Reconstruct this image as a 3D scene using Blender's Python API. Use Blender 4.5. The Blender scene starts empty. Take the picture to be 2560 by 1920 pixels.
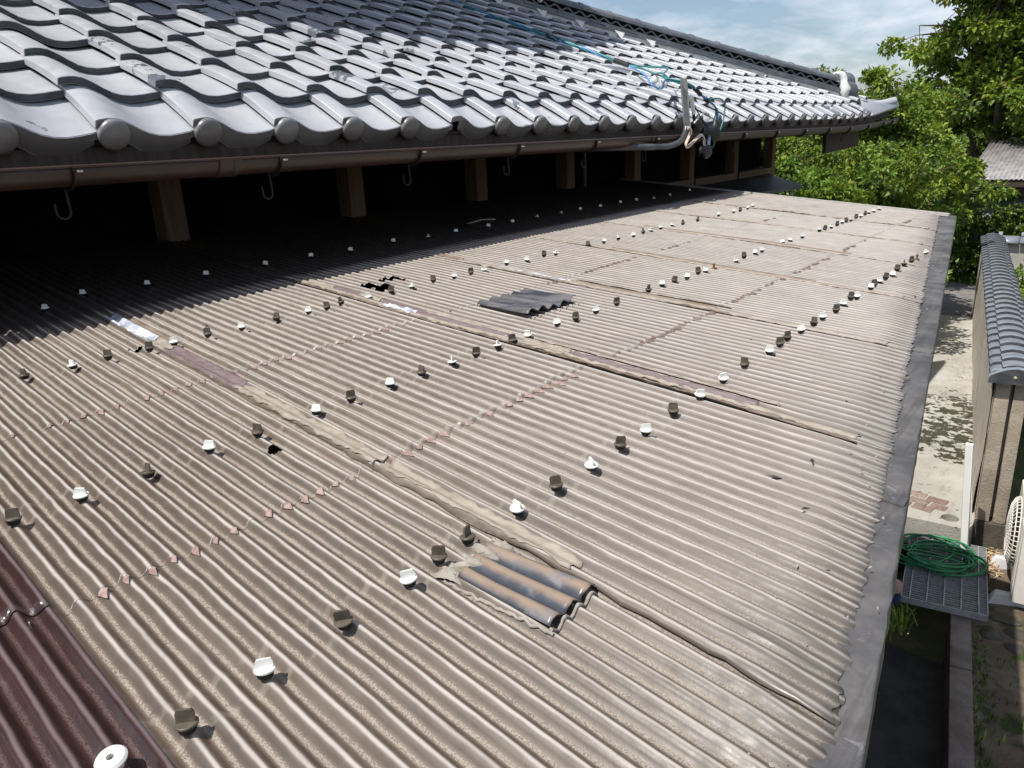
import bpy, bmesh, math, random
import numpy as np
from mathutils import Vector, Matrix, noise as mnoise
R = math.radians
random.seed(7)
rng = np.random.default_rng(11)
scene = bpy.context.scene
COL = scene.collection

# ------------------------------------------------------------------ camera, world, sun, exposure
cam_d = bpy.data.cameras.new("camera")
cam_d.sensor_width = 36.0
cam_d.lens = 26.4247
cam_d.clip_start = 0.02
cam_d.clip_end = 2000.0
cam = bpy.data.objects.new("camera", cam_d)
COL.objects.link(cam)
CF = Vector((-0.6023, 0.7369, -0.3070)).normalized()
CR = Vector((0.7825, 0.6210, -0.0447)).normalized()
CU = CR.cross(CF)
m3 = Matrix((CR, CU, -CF)).transposed()
cam.matrix_world = m3.to_4x4()
scene.camera = cam

SUN_DIR = Vector((-0.166, -0.517, 1.0)).normalized()          # towards the sun
sun_el = math.asin(SUN_DIR.z)
sun_az = math.atan2(SUN_DIR.x, SUN_DIR.y)
world = bpy.data.worlds.new("World")
scene.world = world
world.use_nodes = True
wn = world.node_tree
wn.nodes.clear()
def wnode(t, **kw):
    n = wn.nodes.new(t)
    for k, v in kw.items():
        setattr(n, k, v)
    return n
sky = wnode('ShaderNodeTexSky')
sky.sky_type = 'NISHITA'
sky.sun_disc = False
sky.sun_elevation = sun_el
sky.sun_rotation = sun_az
sky.air_density = 1.0
sky.dust_density = 1.5
sky.ozone_density = 2.6
tc = wnode('ShaderNodeTexCoord')
sep = wnode('ShaderNodeSeparateXYZ')
wn.links.new(tc.outputs['Generated'], sep.inputs[0])
zadd = wnode('ShaderNodeMath', operation='ADD')
zadd.inputs[1].default_value = 0.22
zmax = wnode('ShaderNodeMath', operation='MAXIMUM')
zmax.inputs[1].default_value = 0.1
wn.links.new(sep.outputs[2], zadd.inputs[0])
wn.links.new(zadd.outputs[0], zmax.inputs[0])
dv = wnode('ShaderNodeVectorMath', operation='DIVIDE')
cmb = wnode('ShaderNodeCombineXYZ')
for i in range(3):
    wn.links.new(zmax.outputs[0], cmb.inputs[i])
wn.links.new(tc.outputs['Generated'], dv.inputs[0])
wn.links.new(cmb.outputs[0], dv.inputs[1])
nz = wnode('ShaderNodeTexNoise')
nz.inputs['Scale'].default_value = 2.3
nz.inputs['Detail'].default_value = 7.0
nz.inputs['Roughness'].default_value = 0.56
nz.inputs['Distortion'].default_value = 0.3
wn.links.new(dv.outputs[0], nz.inputs['Vector'])
ramp = wnode('ShaderNodeValToRGB')
ramp.color_ramp.elements[0].position = 0.42
ramp.color_ramp.elements[0].color = (0, 0, 0, 1)
ramp.color_ramp.elements[1].position = 0.72
ramp.color_ramp.elements[1].color = (1, 1, 1, 1)
wn.links.new(nz.outputs['Fac'], ramp.inputs[0])
cmul = wnode('ShaderNodeMath', operation='MULTIPLY_ADD')
cmul.inputs[1].default_value = 0.80
cmul.inputs[2].default_value = 0.05          # thin veil of high cloud
wn.links.new(ramp.outputs[0], cmul.inputs[0])
cmix = wnode('ShaderNodeMix', data_type='RGBA')
cmix.inputs[7].default_value = (8.0, 8.3, 9.1, 1)
wn.links.new(cmul.outputs[0], cmix.inputs[0])
wn.links.new(sky.outputs[0], cmix.inputs[6])
bg = wnode('ShaderNodeBackground')
bg.inputs['Strength'].default_value = 0.10
wout = wnode('ShaderNodeOutputWorld')
wn.links.new(cmix.outputs[2], bg.inputs['Color'])
wn.links.new(bg.outputs[0], wout.inputs[0])

sun_d = bpy.data.lights.new("sun", 'SUN')
sun_d.energy = 4.4
sun_d.angle = R(0.53)
sun_d.color = (1.0, 0.96, 0.90)
sun = bpy.data.objects.new("sun", sun_d)
COL.objects.link(sun)
sun.rotation_euler = (-SUN_DIR).to_track_quat('-Z', 'Y').to_euler()
sun.location = (0, 0, 20)

scene.view_settings.view_transform = 'Standard'
scene.view_settings.look = 'None'
scene.view_settings.exposure = 0.30
scene.view_settings.gamma = 1.0
scene.view_settings.use_curve_mapping = False
scene.cycles.use_denoising = True
scene.cycles.max_bounces = 6
scene.cycles.sample_clamp_indirect = 4.0
scene.cycles.caustics_reflective = False
scene.cycles.caustics_refractive = False

# ------------------------------------------------------------------ node material helper
class Mat:
    def __init__(self, name):
        self.m = bpy.data.materials.new(name)
        self.m.use_nodes = True
        self.nt = self.m.node_tree
        self.b = self.nt.nodes['Principled BSDF']
        self.out = self.nt.nodes['Material Output']
        self._obj = None
    def n(self, t, **kw):
        x = self.nt.nodes.new(t)
        for k, v in kw.items():
            setattr(x, k, v)
        return x
    def ln(self, a, b):
        self.nt.links.new(a, b)
    def setin(self, sock, v):
        if isinstance(v, (int, float)):
            sock.default_value = v
        elif isinstance(v, tuple):
            sock.default_value = v if len(v) == 4 or len(sock.default_value) == 3 else v + (1,)
        else:
            self.ln(v, sock)
    @property
    def obj(self):
        if self._obj is None:
            g = self.n('ShaderNodeNewGeometry')
            self._obj = g.outputs['Position']
        return self._obj
    def uv(self):
        t = self.n('ShaderNodeUVMap')
        t.uv_map = 'UVMap'
        s = self.n('ShaderNodeSeparateXYZ')
        self.ln(t.outputs[0], s.inputs[0])
        return s.outputs[0], s.outputs[1]
    def noise(self, scale, detail=3, rough=0.55, vec=None, dist=0.0, stretch=None):
        x = self.n('ShaderNodeTexNoise')
        x.inputs['Scale'].default_value = scale
        x.inputs['Detail'].default_value = detail
        x.inputs['Roughness'].default_value = rough
        x.inputs['Distortion'].default_value = dist
        v = vec if vec is not None else self.obj
        if stretch:
            mp = self.n('ShaderNodeVectorMath', operation='MULTIPLY')
            mp.inputs[1].default_value = stretch
            self.ln(v, mp.inputs[0])
            v = mp.outputs[0]
        self.ln(v, x.inputs['Vector'])
        return x.outputs['Fac']
    def math(self, op, a, b=0.0, c=0.0, clamp=False):
        x = self.n('ShaderNodeMath', operation=op)
        x.use_clamp = clamp
        for i, v in enumerate((a, b, c)):
            self.setin(x.inputs[i], v)
        return x.outputs[0]
    def step(self, v, lo, hi, to0=0.0, to1=1.0):
        x = self.n('ShaderNodeMapRange')
        x.interpolation_type = 'SMOOTHSTEP'
        self.setin(x.inputs[0], v)
        for i, q in enumerate((lo, hi, to0, to1)):
            x.inputs[i + 1].default_value = q
        return x.outputs[0]
    def mix(self, f, a, b, blend='MIX'):
        x = self.n('ShaderNodeMix', data_type='RGBA', blend_type=blend)
        self.setin(x.inputs[0], f)
        self.setin(x.inputs[6], a)
        self.setin(x.inputs[7], b)
        return x.outputs[2]
    def rnd(self):
        return self.n('ShaderNodeObjectInfo').outputs['Random']
    def bump(self, h, strength=0.3, dist=0.002):
        x = self.n('ShaderNodeBump')
        x.inputs['Strength'].default_value = strength
        x.inputs['Distance'].default_value = dist
        self.ln(h, x.inputs['Height'])
        self.ln(x.outputs[0], self.b.inputs['Normal'])
    def set(self, color=None, rough=None, metal=None, spec=None):
        if color is not None:
            self.setin(self.b.inputs['Base Color'], color)
        if rough is not None:
            self.setin(self.b.inputs['Roughness'], rough)
        if metal is not None:
            self.setin(self.b.inputs['Metallic'], metal)
        if spec is not None:
            self.setin(self.b.inputs['Specular IOR Level'], spec)
        return self.m

def simple(name, c1, c2, scale=12, rough=0.6, spec=0.4, metal=0.0, bump=0.0, bdist=0.002, stretch=None, lo=0.35, hi=0.65, detail=4):
    M = Mat(name)
    f = M.step(M.noise(scale, detail, stretch=stretch), lo, hi)
    M.set(M.mix(f, c1, c2), rough, metal, spec)
    if bump:
        M.bump(M.noise(scale * 6, 4, stretch=stretch), bump, bdist)
    return M.m

# ------------------------------------------------------------------ mesh helpers
def np_mesh(name, verts, quads=None, tris=None, uv=None, matidx=None):
    me = bpy.data.meshes.new(name)
    V = np.asarray(verts, np.float32).reshape(-1, 3)
    q = np.zeros((0, 4), np.int32) if quads is None else np.asarray(quads, np.int32).reshape(-1, 4)
    t = np.zeros((0, 3), np.int32) if tris is None else np.asarray(tris, np.int32).reshape(-1, 3)
    me.vertices.add(len(V))
    me.vertices.foreach_set('co', V.ravel())
    li = np.concatenate([q.ravel(), t.ravel()])
    me.loops.add(len(li))
    me.loops.foreach_set('vertex_index', li)
    n = len(q) + len(t)
    me.polygons.add(n)
    st = np.concatenate([np.arange(len(q)) * 4, len(q) * 4 + np.arange(len(t)) * 3]).astype(np.int32)
    me.polygons.foreach_set('loop_start', st)
    if uv is not None:
        l = me.uv_layers.new(name='UVMap')
        l.data.foreach_set('uv', np.asarray(uv, np.float32).reshape(-1, 2)[li].ravel())
    if matidx is not None:
        me.polygons.foreach_set('material_index', np.asarray(matidx, np.int32))
    me.update(calc_edges=True)
    me.validate()
    return me

def smooth(me, ang=35):
    me.polygons.foreach_set('use_smooth', np.ones(len(me.polygons), bool))
    me.set_sharp_from_angle(angle=R(ang))

class MB:
    def __init__(self):
        self.v = []
        self.f = []
    def add(self, vs, fs):
        o = len(self.v)
        self.v += [tuple(p) for p in vs]
        self.f += [tuple(i + o for i in f) for f in fs]
        return self
    def box(self, c, h, ax=None):
        c = Vector(c)
        A = ax or (Vector((1, 0, 0)), Vector((0, 1, 0)), Vector((0, 0, 1)))
        vs = [c + A[0] * (h[0] * i) + A[1] * (h[1] * j) + A[2] * (h[2] * k) for i in (-1, 1) for j in (-1, 1) for k in (-1, 1)]
        return self.add(vs, [(0, 1, 3, 2), (4, 6, 7, 5), (0, 4, 5, 1), (2, 3, 7, 6), (0, 2, 6, 4), (1, 5, 7, 3)])
    def span(self, p0, p1):
        c = [(a + b) / 2 for a, b in zip(p0, p1)]
        return self.box(c, [abs(b - a) / 2 for a, b in zip(p0, p1)])
    def bar(self, a, b, w, h, up=(0, 0, 1)):
        a, b = Vector(a), Vector(b)
        d = (b - a)
        L = d.length
        d.normalize()
        s = d.cross(Vector(up)).normalized()
        u = s.cross(d)
        return self.box((a + b) / 2, (L / 2, w / 2, h / 2), (d, s, u))
    def tube(self, pts, r, n=8, cap=True):
        pts = [Vector(p) for p in pts]
        rs = r if isinstance(r, (list, tuple)) else [r] * len(pts)
        vs, fs = [], []
        prev = None
        for i, p in enumerate(pts):
            d = (pts[min(i + 1, len(pts) - 1)] - pts[max(i - 1, 0)])
            if d.length < 1e-9:
                d = Vector((0, 0, 1))
            d.normalize()
            if prev is None:
                a = d.cross(Vector((0, 0, 1)))
                if a.length < 0.1:
                    a = d.cross(Vector((1, 0, 0)))
            else:
                a = prev - d * prev.dot(d)
            a.normalize()
            prev = a
            b = d.cross(a)
            for k in range(n):
                t = 2 * math.pi * k / n
                vs.append(p + (a * math.cos(t) + b * math.sin(t)) * rs[i])
        for i in range(len(pts) - 1):
            for k in range(n):
                fs.append((i * n + k, i * n + (k + 1) % n, (i + 1) * n + (k + 1) % n, (i + 1) * n + k))
        if cap:
            fs.append(tuple(range(n - 1, -1, -1)))
            fs.append(tuple((len(pts) - 1) * n + k for k in range(n)))
        return self.add(vs, fs)
    def lathe(self, c, prof, n=20, axis=(0, 0, 1)):
        c = Vector(c)
        z = Vector(axis).normalized()
        a = z.cross(Vector((0, 1, 0)))
        if a.length < 0.1:
            a = z.cross(Vector((1, 0, 0)))
        a.normalize()
        b = z.cross(a)
        vs, fs = [], []
        for r, h in prof:
            for k in range(n):
                t = 2 * math.pi * k / n
                vs.append(c + (a * math.cos(t) + b * math.sin(t)) * r + z * h)
        for i in range(len(prof) - 1):
            for k in range(n):
                fs.append((i * n + k, i * n + (k + 1) % n, (i + 1) * n + (k + 1) % n, (i + 1) * n + k))
        fs.append(tuple(range(n - 1, -1, -1)))
        fs.append(tuple((len(prof) - 1) * n + k for k in range(n)))
        return self.add(vs, fs)
    def grid(self, P):
        n, m = len(P), len(P[0])
        vs = [p for row in P for p in row]
        return self.add(vs, [(i * m + j, i * m + j + 1, (i + 1) * m + j + 1, (i + 1) * m + j) for i in range(n - 1) for j in range(m - 1)])
    def mesh(self, name, ang=35, bevel=0.0, seg=1, fix=True):
        me = bpy.data.meshes.new(name)
        me.from_pydata(self.v, [], self.f)
        bm = bmesh.new()
        bm.from_mesh(me)
        if fix:
            bmesh.ops.recalc_face_normals(bm, faces=bm.faces)
        if bevel:
            es = [e for e in bm.edges if len(e.link_faces) == 2 and e.calc_face_angle(0) > R(40)]
            bmesh.ops.bevel(bm, geom=es, offset=bevel, segments=seg, affect='EDGES', profile=0.6)
        bm.to_mesh(me)
        bm.free()
        if ang:
            smooth(me, ang)
        return me

def link(name, me, mat, parent=None, loc=None):
    o = bpy.data.objects.new(name, me)
    COL.objects.link(o)
    if mat is not None:
        if isinstance(mat, (list, tuple)):
            if not me.materials:
                for x in mat:
                    me.materials.append(x)
        elif not me.materials:
            me.materials.append(mat)
    w = Vector(loc) if loc is not None else Vector((0, 0, 0))
    if parent is not None:
        o.parent = parent
        p = parent
        base = Vector((0, 0, 0))
        while p is not None:
            base += p.location
            p = p.parent
        o.location = w - base
    else:
        o.location = w
    return o

def tag(o, label=None, cat=None, group=None, kind=None):
    if label:
        o['label'] = label
    if cat:
        o['category'] = cat
    if group:
        o['group'] = group
    if kind:
        o['kind'] = kind
    return o

def thing(name, label, cat, loc, group=None):
    e = bpy.data.objects.new(name, None)
    e.empty_display_size = 0.1
    COL.objects.link(e)
    e.location = loc
    return tag(e, label, cat, group)

def build(mb, name, mat, parent=None, ang=35, bevel=0.0, seg=1, solid=0.0):
    me = mb.mesh(name, ang, bevel, seg)
    o = link(name, me, mat, parent)
    if solid:
        s = o.modifiers.new('thick', 'SOLIDIFY')
        s.thickness = solid
        s.offset = -1
    return o

def copy_to(o, parent, loc):
    c = o.copy()
    COL.objects.link(c)
    c.parent = parent
    base = Vector((0, 0, 0))
    p = parent
    while p is not None:
        base += p.location
        p = p.parent
    c.location = Vector(loc) - base
    return c

_lat = rng.random((64, 64))
def vnoise(x, y):
    """smooth value noise in numpy, range about -1..1"""
    x = np.asarray(x, float)
    y = np.asarray(y, float)
    xi = np.floor(x).astype(int)
    yi = np.floor(y).astype(int)
    fx = x - xi
    fy = y - yi
    fx = fx * fx * (3 - 2 * fx)
    fy = fy * fy * (3 - 2 * fy)
    g = lambda a, b: _lat[a % 64, b % 64]
    return 2 * ((g(xi, yi) * (1 - fx) + g(xi + 1, yi) * fx) * (1 - fy) + (g(xi, yi + 1) * (1 - fx) + g(xi + 1, yi + 1) * fx) * fy) - 1

ZG = -2.95            # level of the alley paving; the camera is the origin
HR, SR = 0.4847, 0.0519
def RZ(x):            # plane of the corrugated roof
    return -HR - SR * x

# ------------------------------------------------------------------ materials
def make_sheet_mat(name, cols, rough=(0.33, 0.56), dirt=1.0, eave=True):
    M = Mat(name)
    u, v = M.uv()
    fr = M.math('FRACT', v)
    wob = M.noise(14, 3)
    fr2 = M.math('ADD', fr, M.math('MULTIPLY', M.math('SUBTRACT', wob, 0.5), 0.22))
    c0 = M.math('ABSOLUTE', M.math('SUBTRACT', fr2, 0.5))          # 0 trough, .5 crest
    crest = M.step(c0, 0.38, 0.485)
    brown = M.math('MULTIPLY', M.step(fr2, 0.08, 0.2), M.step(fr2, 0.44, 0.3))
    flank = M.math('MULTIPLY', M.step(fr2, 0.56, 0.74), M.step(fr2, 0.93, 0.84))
    grain = M.noise(620, 2, 0.75)
    patch = M.noise(9, 4, stretch=(0.5, 1.6, 1.0))
    tro = M.math('MULTIPLY', M.step(fr2, 0.38, 0.5), M.step(fr2, 0.78, 0.56))
    thr = M.math('SUBTRACT', 1.0, M.math('ADD', M.math('MULTIPLY', tro, 0.43), M.math('MULTIPLY', patch, 0.20)))
    gran = M.math('MULTIPLY', M.step(M.math('SUBTRACT', grain, thr), -0.06, 0.05), M.step(tro, 0.05, 0.4))
    sy = M.n('ShaderNodeSeparateXYZ')
    M.ln(M.obj, sy.inputs[0])
    age = M.step(M.math('ADD', sy.outputs[1], M.math('MULTIPLY', M.math('SUBTRACT', M.noise(1.7, 3), 0.5), 0.8)), 0.2, 1.7)
    gran = M.math('MAXIMUM', gran, M.math('MULTIPLY', M.math('MULTIPLY', tro, age), M.step(M.noise(35, 3, stretch=(0.4, 1, 1)), 0.2, 0.6, 0.45, 0.95)))
    base = cols[0]
    big = M.noise(2.3, 5)
    col = M.mix(M.step(big, 0.35, 0.68), base, cols[1])
    col = M.mix(M.math('MULTIPLY', brown, M.math('MULTIPLY', M.step(patch, 0.25, 0.55), 0.9)), col, cols[2])
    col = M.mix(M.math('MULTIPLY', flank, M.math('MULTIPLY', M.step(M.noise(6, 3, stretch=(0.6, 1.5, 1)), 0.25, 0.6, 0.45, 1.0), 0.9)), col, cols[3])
    col = M.mix(M.math('MULTIPLY', crest, M.step(M.noise(11, 4, stretch=(0.5, 2, 1)), 0.2, 0.6, 0.55, 0.95)), col, cols[4])  # pale crest paints the glossy highlight into the colour
    col = M.mix(M.math('MULTIPLY', gran, 0.72 * dirt), col, cols[5])
    # long streaks left by running water, along the corrugation
    st = M.noise(1.0, 5, 0.7, stretch=(2.0, 60.0, 1.0))
    col = M.mix(M.math('MULTIPLY', M.step(st, 0.55, 0.75), 0.35), col, cols[2])
    # dark specks
    sp = M.n('ShaderNodeTexVoronoi')
    sp.inputs['Scale'].default_value = 28
    M.ln(M.obj, sp.inputs['Vector'])
    spk = M.math('MULTIPLY', M.step(sp.outputs['Distance'], 0.10, 0.04), M.step(M.noise(4, 2), 0.5, 0.62))
    col = M.mix(M.math('MULTIPLY', spk, 0.5), col, (0.05, 0.045, 0.035))
    # pale lines over the battens paint in light reflected by the wood below
    for rx in (-0.5585, -1.048, -1.64):
        gx = M.n('ShaderNodeSeparateXYZ')
        M.ln(M.obj, gx.inputs[0])
        d = M.math('ABSOLUTE', M.math('SUBTRACT', gx.outputs[0], rx))
        dd = M.math('ABSOLUTE', M.math('SUBTRACT', d, 0.022))
        b = M.math('MULTIPLY', M.step(dd, 0.007, 0.002), M.step(M.noise(60, 2), 0.35, 0.65))
        col = M.mix(M.math('MULTIPLY', b, 0.28 * dirt), col, cols[5])
    if eave:
        gx = M.n('ShaderNodeSeparateXYZ')
        M.ln(M.obj, gx.inputs[0])
        # unbleached brown plastic under the eaves, darkened further to paint in the eaves' shade
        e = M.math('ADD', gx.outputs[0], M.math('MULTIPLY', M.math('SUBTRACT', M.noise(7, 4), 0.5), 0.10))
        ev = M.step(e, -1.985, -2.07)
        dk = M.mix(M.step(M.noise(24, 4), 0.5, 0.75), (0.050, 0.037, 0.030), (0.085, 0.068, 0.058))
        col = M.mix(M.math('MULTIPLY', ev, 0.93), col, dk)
        # greyish lichen towards the wet lower end
        w = M.math('ADD', gx.outputs[0], M.math('MULTIPLY', M.noise(5, 4), 0.35))
        gy = M.math('ADD', w, M.math('MULTIPLY', gx.outputs[1], 0.16))
        g = M.math('MULTIPLY', M.step(gy, -0.05, 0.32), 0.72)
        col = M.mix(g, col, cols[6])
    # sheets differ in age; the far ones also have pale sky gloss painted into the colour
    if eave:
        pale = M.mix(1.0, col, (1.38, 1.40, 1.42), 'MULTIPLY')
        line = M.math('MULTIPLY', M.step(fr, 0.58, 0.66), M.step(fr, 0.86, 0.76))
        film = M.mix(M.step(M.noise(16, 5, 0.65, stretch=(0.4, 1.5, 1)), 0.3, 0.7), (0.365, 0.335, 0.302), (0.455, 0.424, 0.388))
        pale_bands = M.mix(M.math('MULTIPLY', line, 0.88), film, (0.095, 0.072, 0.058))
        pale = M.mix(0.62, pale, pale_bands)
        low = M.math('SUBTRACT', 1.0, M.math('MULTIPLY', g, 0.9))
        col = M.mix(M.math('MULTIPLY', M.math('MULTIPLY', age, low), M.step(gx.outputs[0], -2.07, -1.985)), col, pale)
    rg = M.math('ADD', M.step(M.noise(40, 3), 0.3, 0.75, rough[0], rough[1]), M.math('MULTIPLY', gran, 0.3))
    M.set(col, rg, 0.0, 0.5)
    M.bump(M.math('ADD', M.math('MULTIPLY', M.noise(220, 3), 0.5), M.math('MULTIPLY', gran, 1.2)), 0.22, 0.0010)
    return M.m

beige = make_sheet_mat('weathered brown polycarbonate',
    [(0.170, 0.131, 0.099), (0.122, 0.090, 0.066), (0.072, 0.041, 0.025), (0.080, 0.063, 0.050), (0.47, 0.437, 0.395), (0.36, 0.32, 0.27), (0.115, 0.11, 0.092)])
brown_sheet = make_sheet_mat('glossy dark brown polycarbonate',
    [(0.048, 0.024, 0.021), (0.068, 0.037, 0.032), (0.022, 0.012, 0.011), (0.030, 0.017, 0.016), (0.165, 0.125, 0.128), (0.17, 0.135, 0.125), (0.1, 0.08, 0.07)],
    rough=(0.10, 0.26), dirt=0.2, eave=False)

def make_tile_mat():
    M = Mat('silver glazed roof tile')
    r = M.rnd()
    big = M.noise(1.7, 3)
    c = M.mix(M.step(big, 0.3, 0.7), (0.455, 0.468, 0.50), (0.545, 0.555, 0.58))
    c = M.mix(M.math('MULTIPLY', r, 0.35), c, (0.40, 0.41, 0.44))
    # places where the silver film has worn to the dark glassy clay
    w = M.math('ADD', M.noise(6.0, 6, 0.65), M.math('MULTIPLY', M.math('SUBTRACT', r, 0.5), 0.14))
    worn = M.step(w, 0.635, 0.655)
    worn = M.math('MULTIPLY', worn, M.step(M.noise(80, 3), 0.2, 0.45))
    c = M.mix(worn, c, (0.17, 0.19, 0.225))
    scuff = M.step(M.noise(55, 5, 0.7), 0.66, 0.72)
    c = M.mix(M.math('MULTIPLY', scuff, 0.5), c, (0.25, 0.26, 0.28))
    rg = M.math('SUBTRACT', M.step(M.noise(20, 3), 0.3, 0.7, 0.32, 0.46), M.math('MULTIPLY', worn, 0.24))
    M.set(c, rg, 0.25, 0.5)
    M.bump(M.noise(90, 3), 0.06, 0.002)
    return M.m
tile_mat = make_tile_mat()
tile_edge = simple('bare dark edge and gap shade', (0.050, 0.053, 0.060), (0.085, 0.088, 0.096), 18, 0.6, 0.3)
eave_face = simple('shade darkened eave face', (0.165, 0.155, 0.150), (0.225, 0.22, 0.22), 7, 0.38, 0.5, 0.15, stretch=(1, 1, 0.5))  # shade on skirts and round ends is deepened in the colour
ridge_mat = simple('slate grey ridge tile', (0.125, 0.135, 0.152), (0.185, 0.197, 0.218), 6, 0.42, 0.5, 0.15)
cap_tile_mat = simple('blue grey wall cap tile', (0.20, 0.225, 0.255), (0.275, 0.30, 0.335), 7, 0.4, 0.5, 0.1)
plaster = simple('white lime plaster', (0.78, 0.77, 0.75), (0.62, 0.61, 0.59), 25, 0.8, 0.2, bump=0.3)
lead = None
def make_lead():
    M = Mat('weathered lead flashing')
    n1 = M.noise(9, 6, 0.65)
    c = M.mix(M.step(n1, 0.35, 0.7), (0.092, 0.088, 0.089), (0.188, 0.175, 0.164))
    sc = M.step(M.noise(30, 5, 0.7, dist=1.5), 0.62, 0.7)
    c = M.mix(M.math('MULTIPLY', sc, 0.6), c, (0.36, 0.35, 0.345))
    # pale scratches running across the strip, dull runs along it
    s2 = M.step(M.noise(1.0, 4, 0.75, stretch=(18, 130, 1), dist=0.6), 0.60, 0.70)
    c = M.mix(M.math('MULTIPLY', s2, M.step(M.noise(3, 3), 0.35, 0.6, 0.1, 0.55)), c, (0.30, 0.29, 0.285))
    c = M.mix(M.math('MULTIPLY', M.step(M.noise(1.0, 4, 0.6, stretch=(60, 5, 1)), 0.52, 0.66), 0.5), c, (0.065, 0.060, 0.058))
    M.set(c, M.step(n1, 0.3, 0.7, 0.40, 0.62), 0.35, 0.5)
    M.bump(M.math('ADD', M.noise(40, 4), M.math('MULTIPLY', s2, 0.5)), 0.3, 0.003)
    return M.m
lead = make_lead()
wood = None
def make_wood(name, a, b):
    M = Mat(name)
    g = M.noise(3.0, 6, 0.65, stretch=(18, 18, 1.2))
    M.set(M.mix(M.step(g, 0.3, 0.7), a, b), 0.72, 0, 0.3)
    M.bump(g, 0.15, 0.002)
    return M.m
wood = make_wood('brown aged timber', (0.13, 0.078, 0.050), (0.20, 0.125, 0.083))
wood_dk = make_wood('dark stained timber', (0.040, 0.028, 0.022), (0.07, 0.05, 0.04))
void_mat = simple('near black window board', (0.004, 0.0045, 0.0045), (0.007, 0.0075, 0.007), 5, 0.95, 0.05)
gutter_mat = simple('brown pvc gutter', (0.040, 0.021, 0.016), (0.056, 0.030, 0.023), 5, 0.38, 0.5)
iron = simple('dark iron strap', (0.016, 0.015, 0.0145), (0.03, 0.028, 0.026), 20, 0.6, 0.3, 0.2)
brass = simple('bright screw tip', (0.55, 0.50, 0.36), (0.66, 0.62, 0.46), 40, 0.35, 0.5, 0.3)
cap_white = simple('white screw cap plastic', (0.80, 0.81, 0.76), (0.70, 0.71, 0.66), 60, 0.4, 0.4)
cap_brown = simple('olive brown screw cap plastic', (0.080, 0.068, 0.048), (0.115, 0.098, 0.072), 70, 0.45, 0.45)
rubber = simple('black rubber washer', (0.012, 0.012, 0.011), (0.02, 0.02, 0.018), 60, 0.6, 0.3)
rust = simple('rusty screw', (0.12, 0.05, 0.028), (0.19, 0.09, 0.05), 80, 0.8, 0.2)
pink = simple('clean pinkish plastic chip', (0.255, 0.165, 0.140), (0.37, 0.275, 0.24), 120, 0.5, 0.4)
chip_dk = simple('brown broken plastic', (0.10, 0.062, 0.05), (0.17, 0.115, 0.095), 90, 0.5, 0.4)
cream = simple('cream brittle tape and edge highlight', (0.25, 0.212, 0.170), (0.33, 0.29, 0.238), 12, 0.55, 0.4, stretch=(3, 12, 1), bump=0.1)
purple = simple('purple brown bare plastic', (0.155, 0.112, 0.112), (0.215, 0.17, 0.168), 14, 0.35, 0.5, stretch=(2, 20, 1))
foil = simple('bluish white foil remnant', (0.30, 0.33, 0.40), (0.66, 0.68, 0.74), 22, 0.4, 0.5, lo=0.4, hi=0.6)
tan = simple('tan bare plastic', (0.175, 0.13, 0.092), (0.235, 0.185, 0.14), 18, 0.5, 0.4)
def make_patch():
    M = Mat('dark glossy patch plastic')
    u, v = M.uv()
    c0 = M.math('ABSOLUTE', M.math('SUBTRACT', M.math('FRACT', v), 0.5))
    cr = M.step(M.math('ADD', c0, M.math('MULTIPLY', M.math('SUBTRACT', M.noise(22, 4), 0.5), 0.25)), 0.16, 0.46)
    c = M.mix(cr, (0.050, 0.055, 0.066), (0.28, 0.205, 0.15))
    c = M.mix(M.step(M.noise(25, 4), 0.55, 0.72), c, (0.16, 0.16, 0.175))
    M.set(c, M.step(M.noise(50, 3), 0.3, 0.7, 0.22, 0.42), 0, 0.55)
    return M.m
patch_a = make_patch()
patch_b = simple('blue black sheet plastic', (0.040, 0.045, 0.056), (0.15, 0.145, 0.15), 5, 0.24, 0.6, stretch=(1.5, 9, 1))  # pale streaks paint the sky's reflection into the plastic
sealant = simple('grey beige sealant', (0.27, 0.245, 0.205), (0.36, 0.33, 0.285), 70, 0.8, 0.2, bump=0.6)
galv = simple('galvanised steel', (0.30, 0.305, 0.31), (0.42, 0.42, 0.425), 25, 0.45, 0.5, 0.25)

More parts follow.
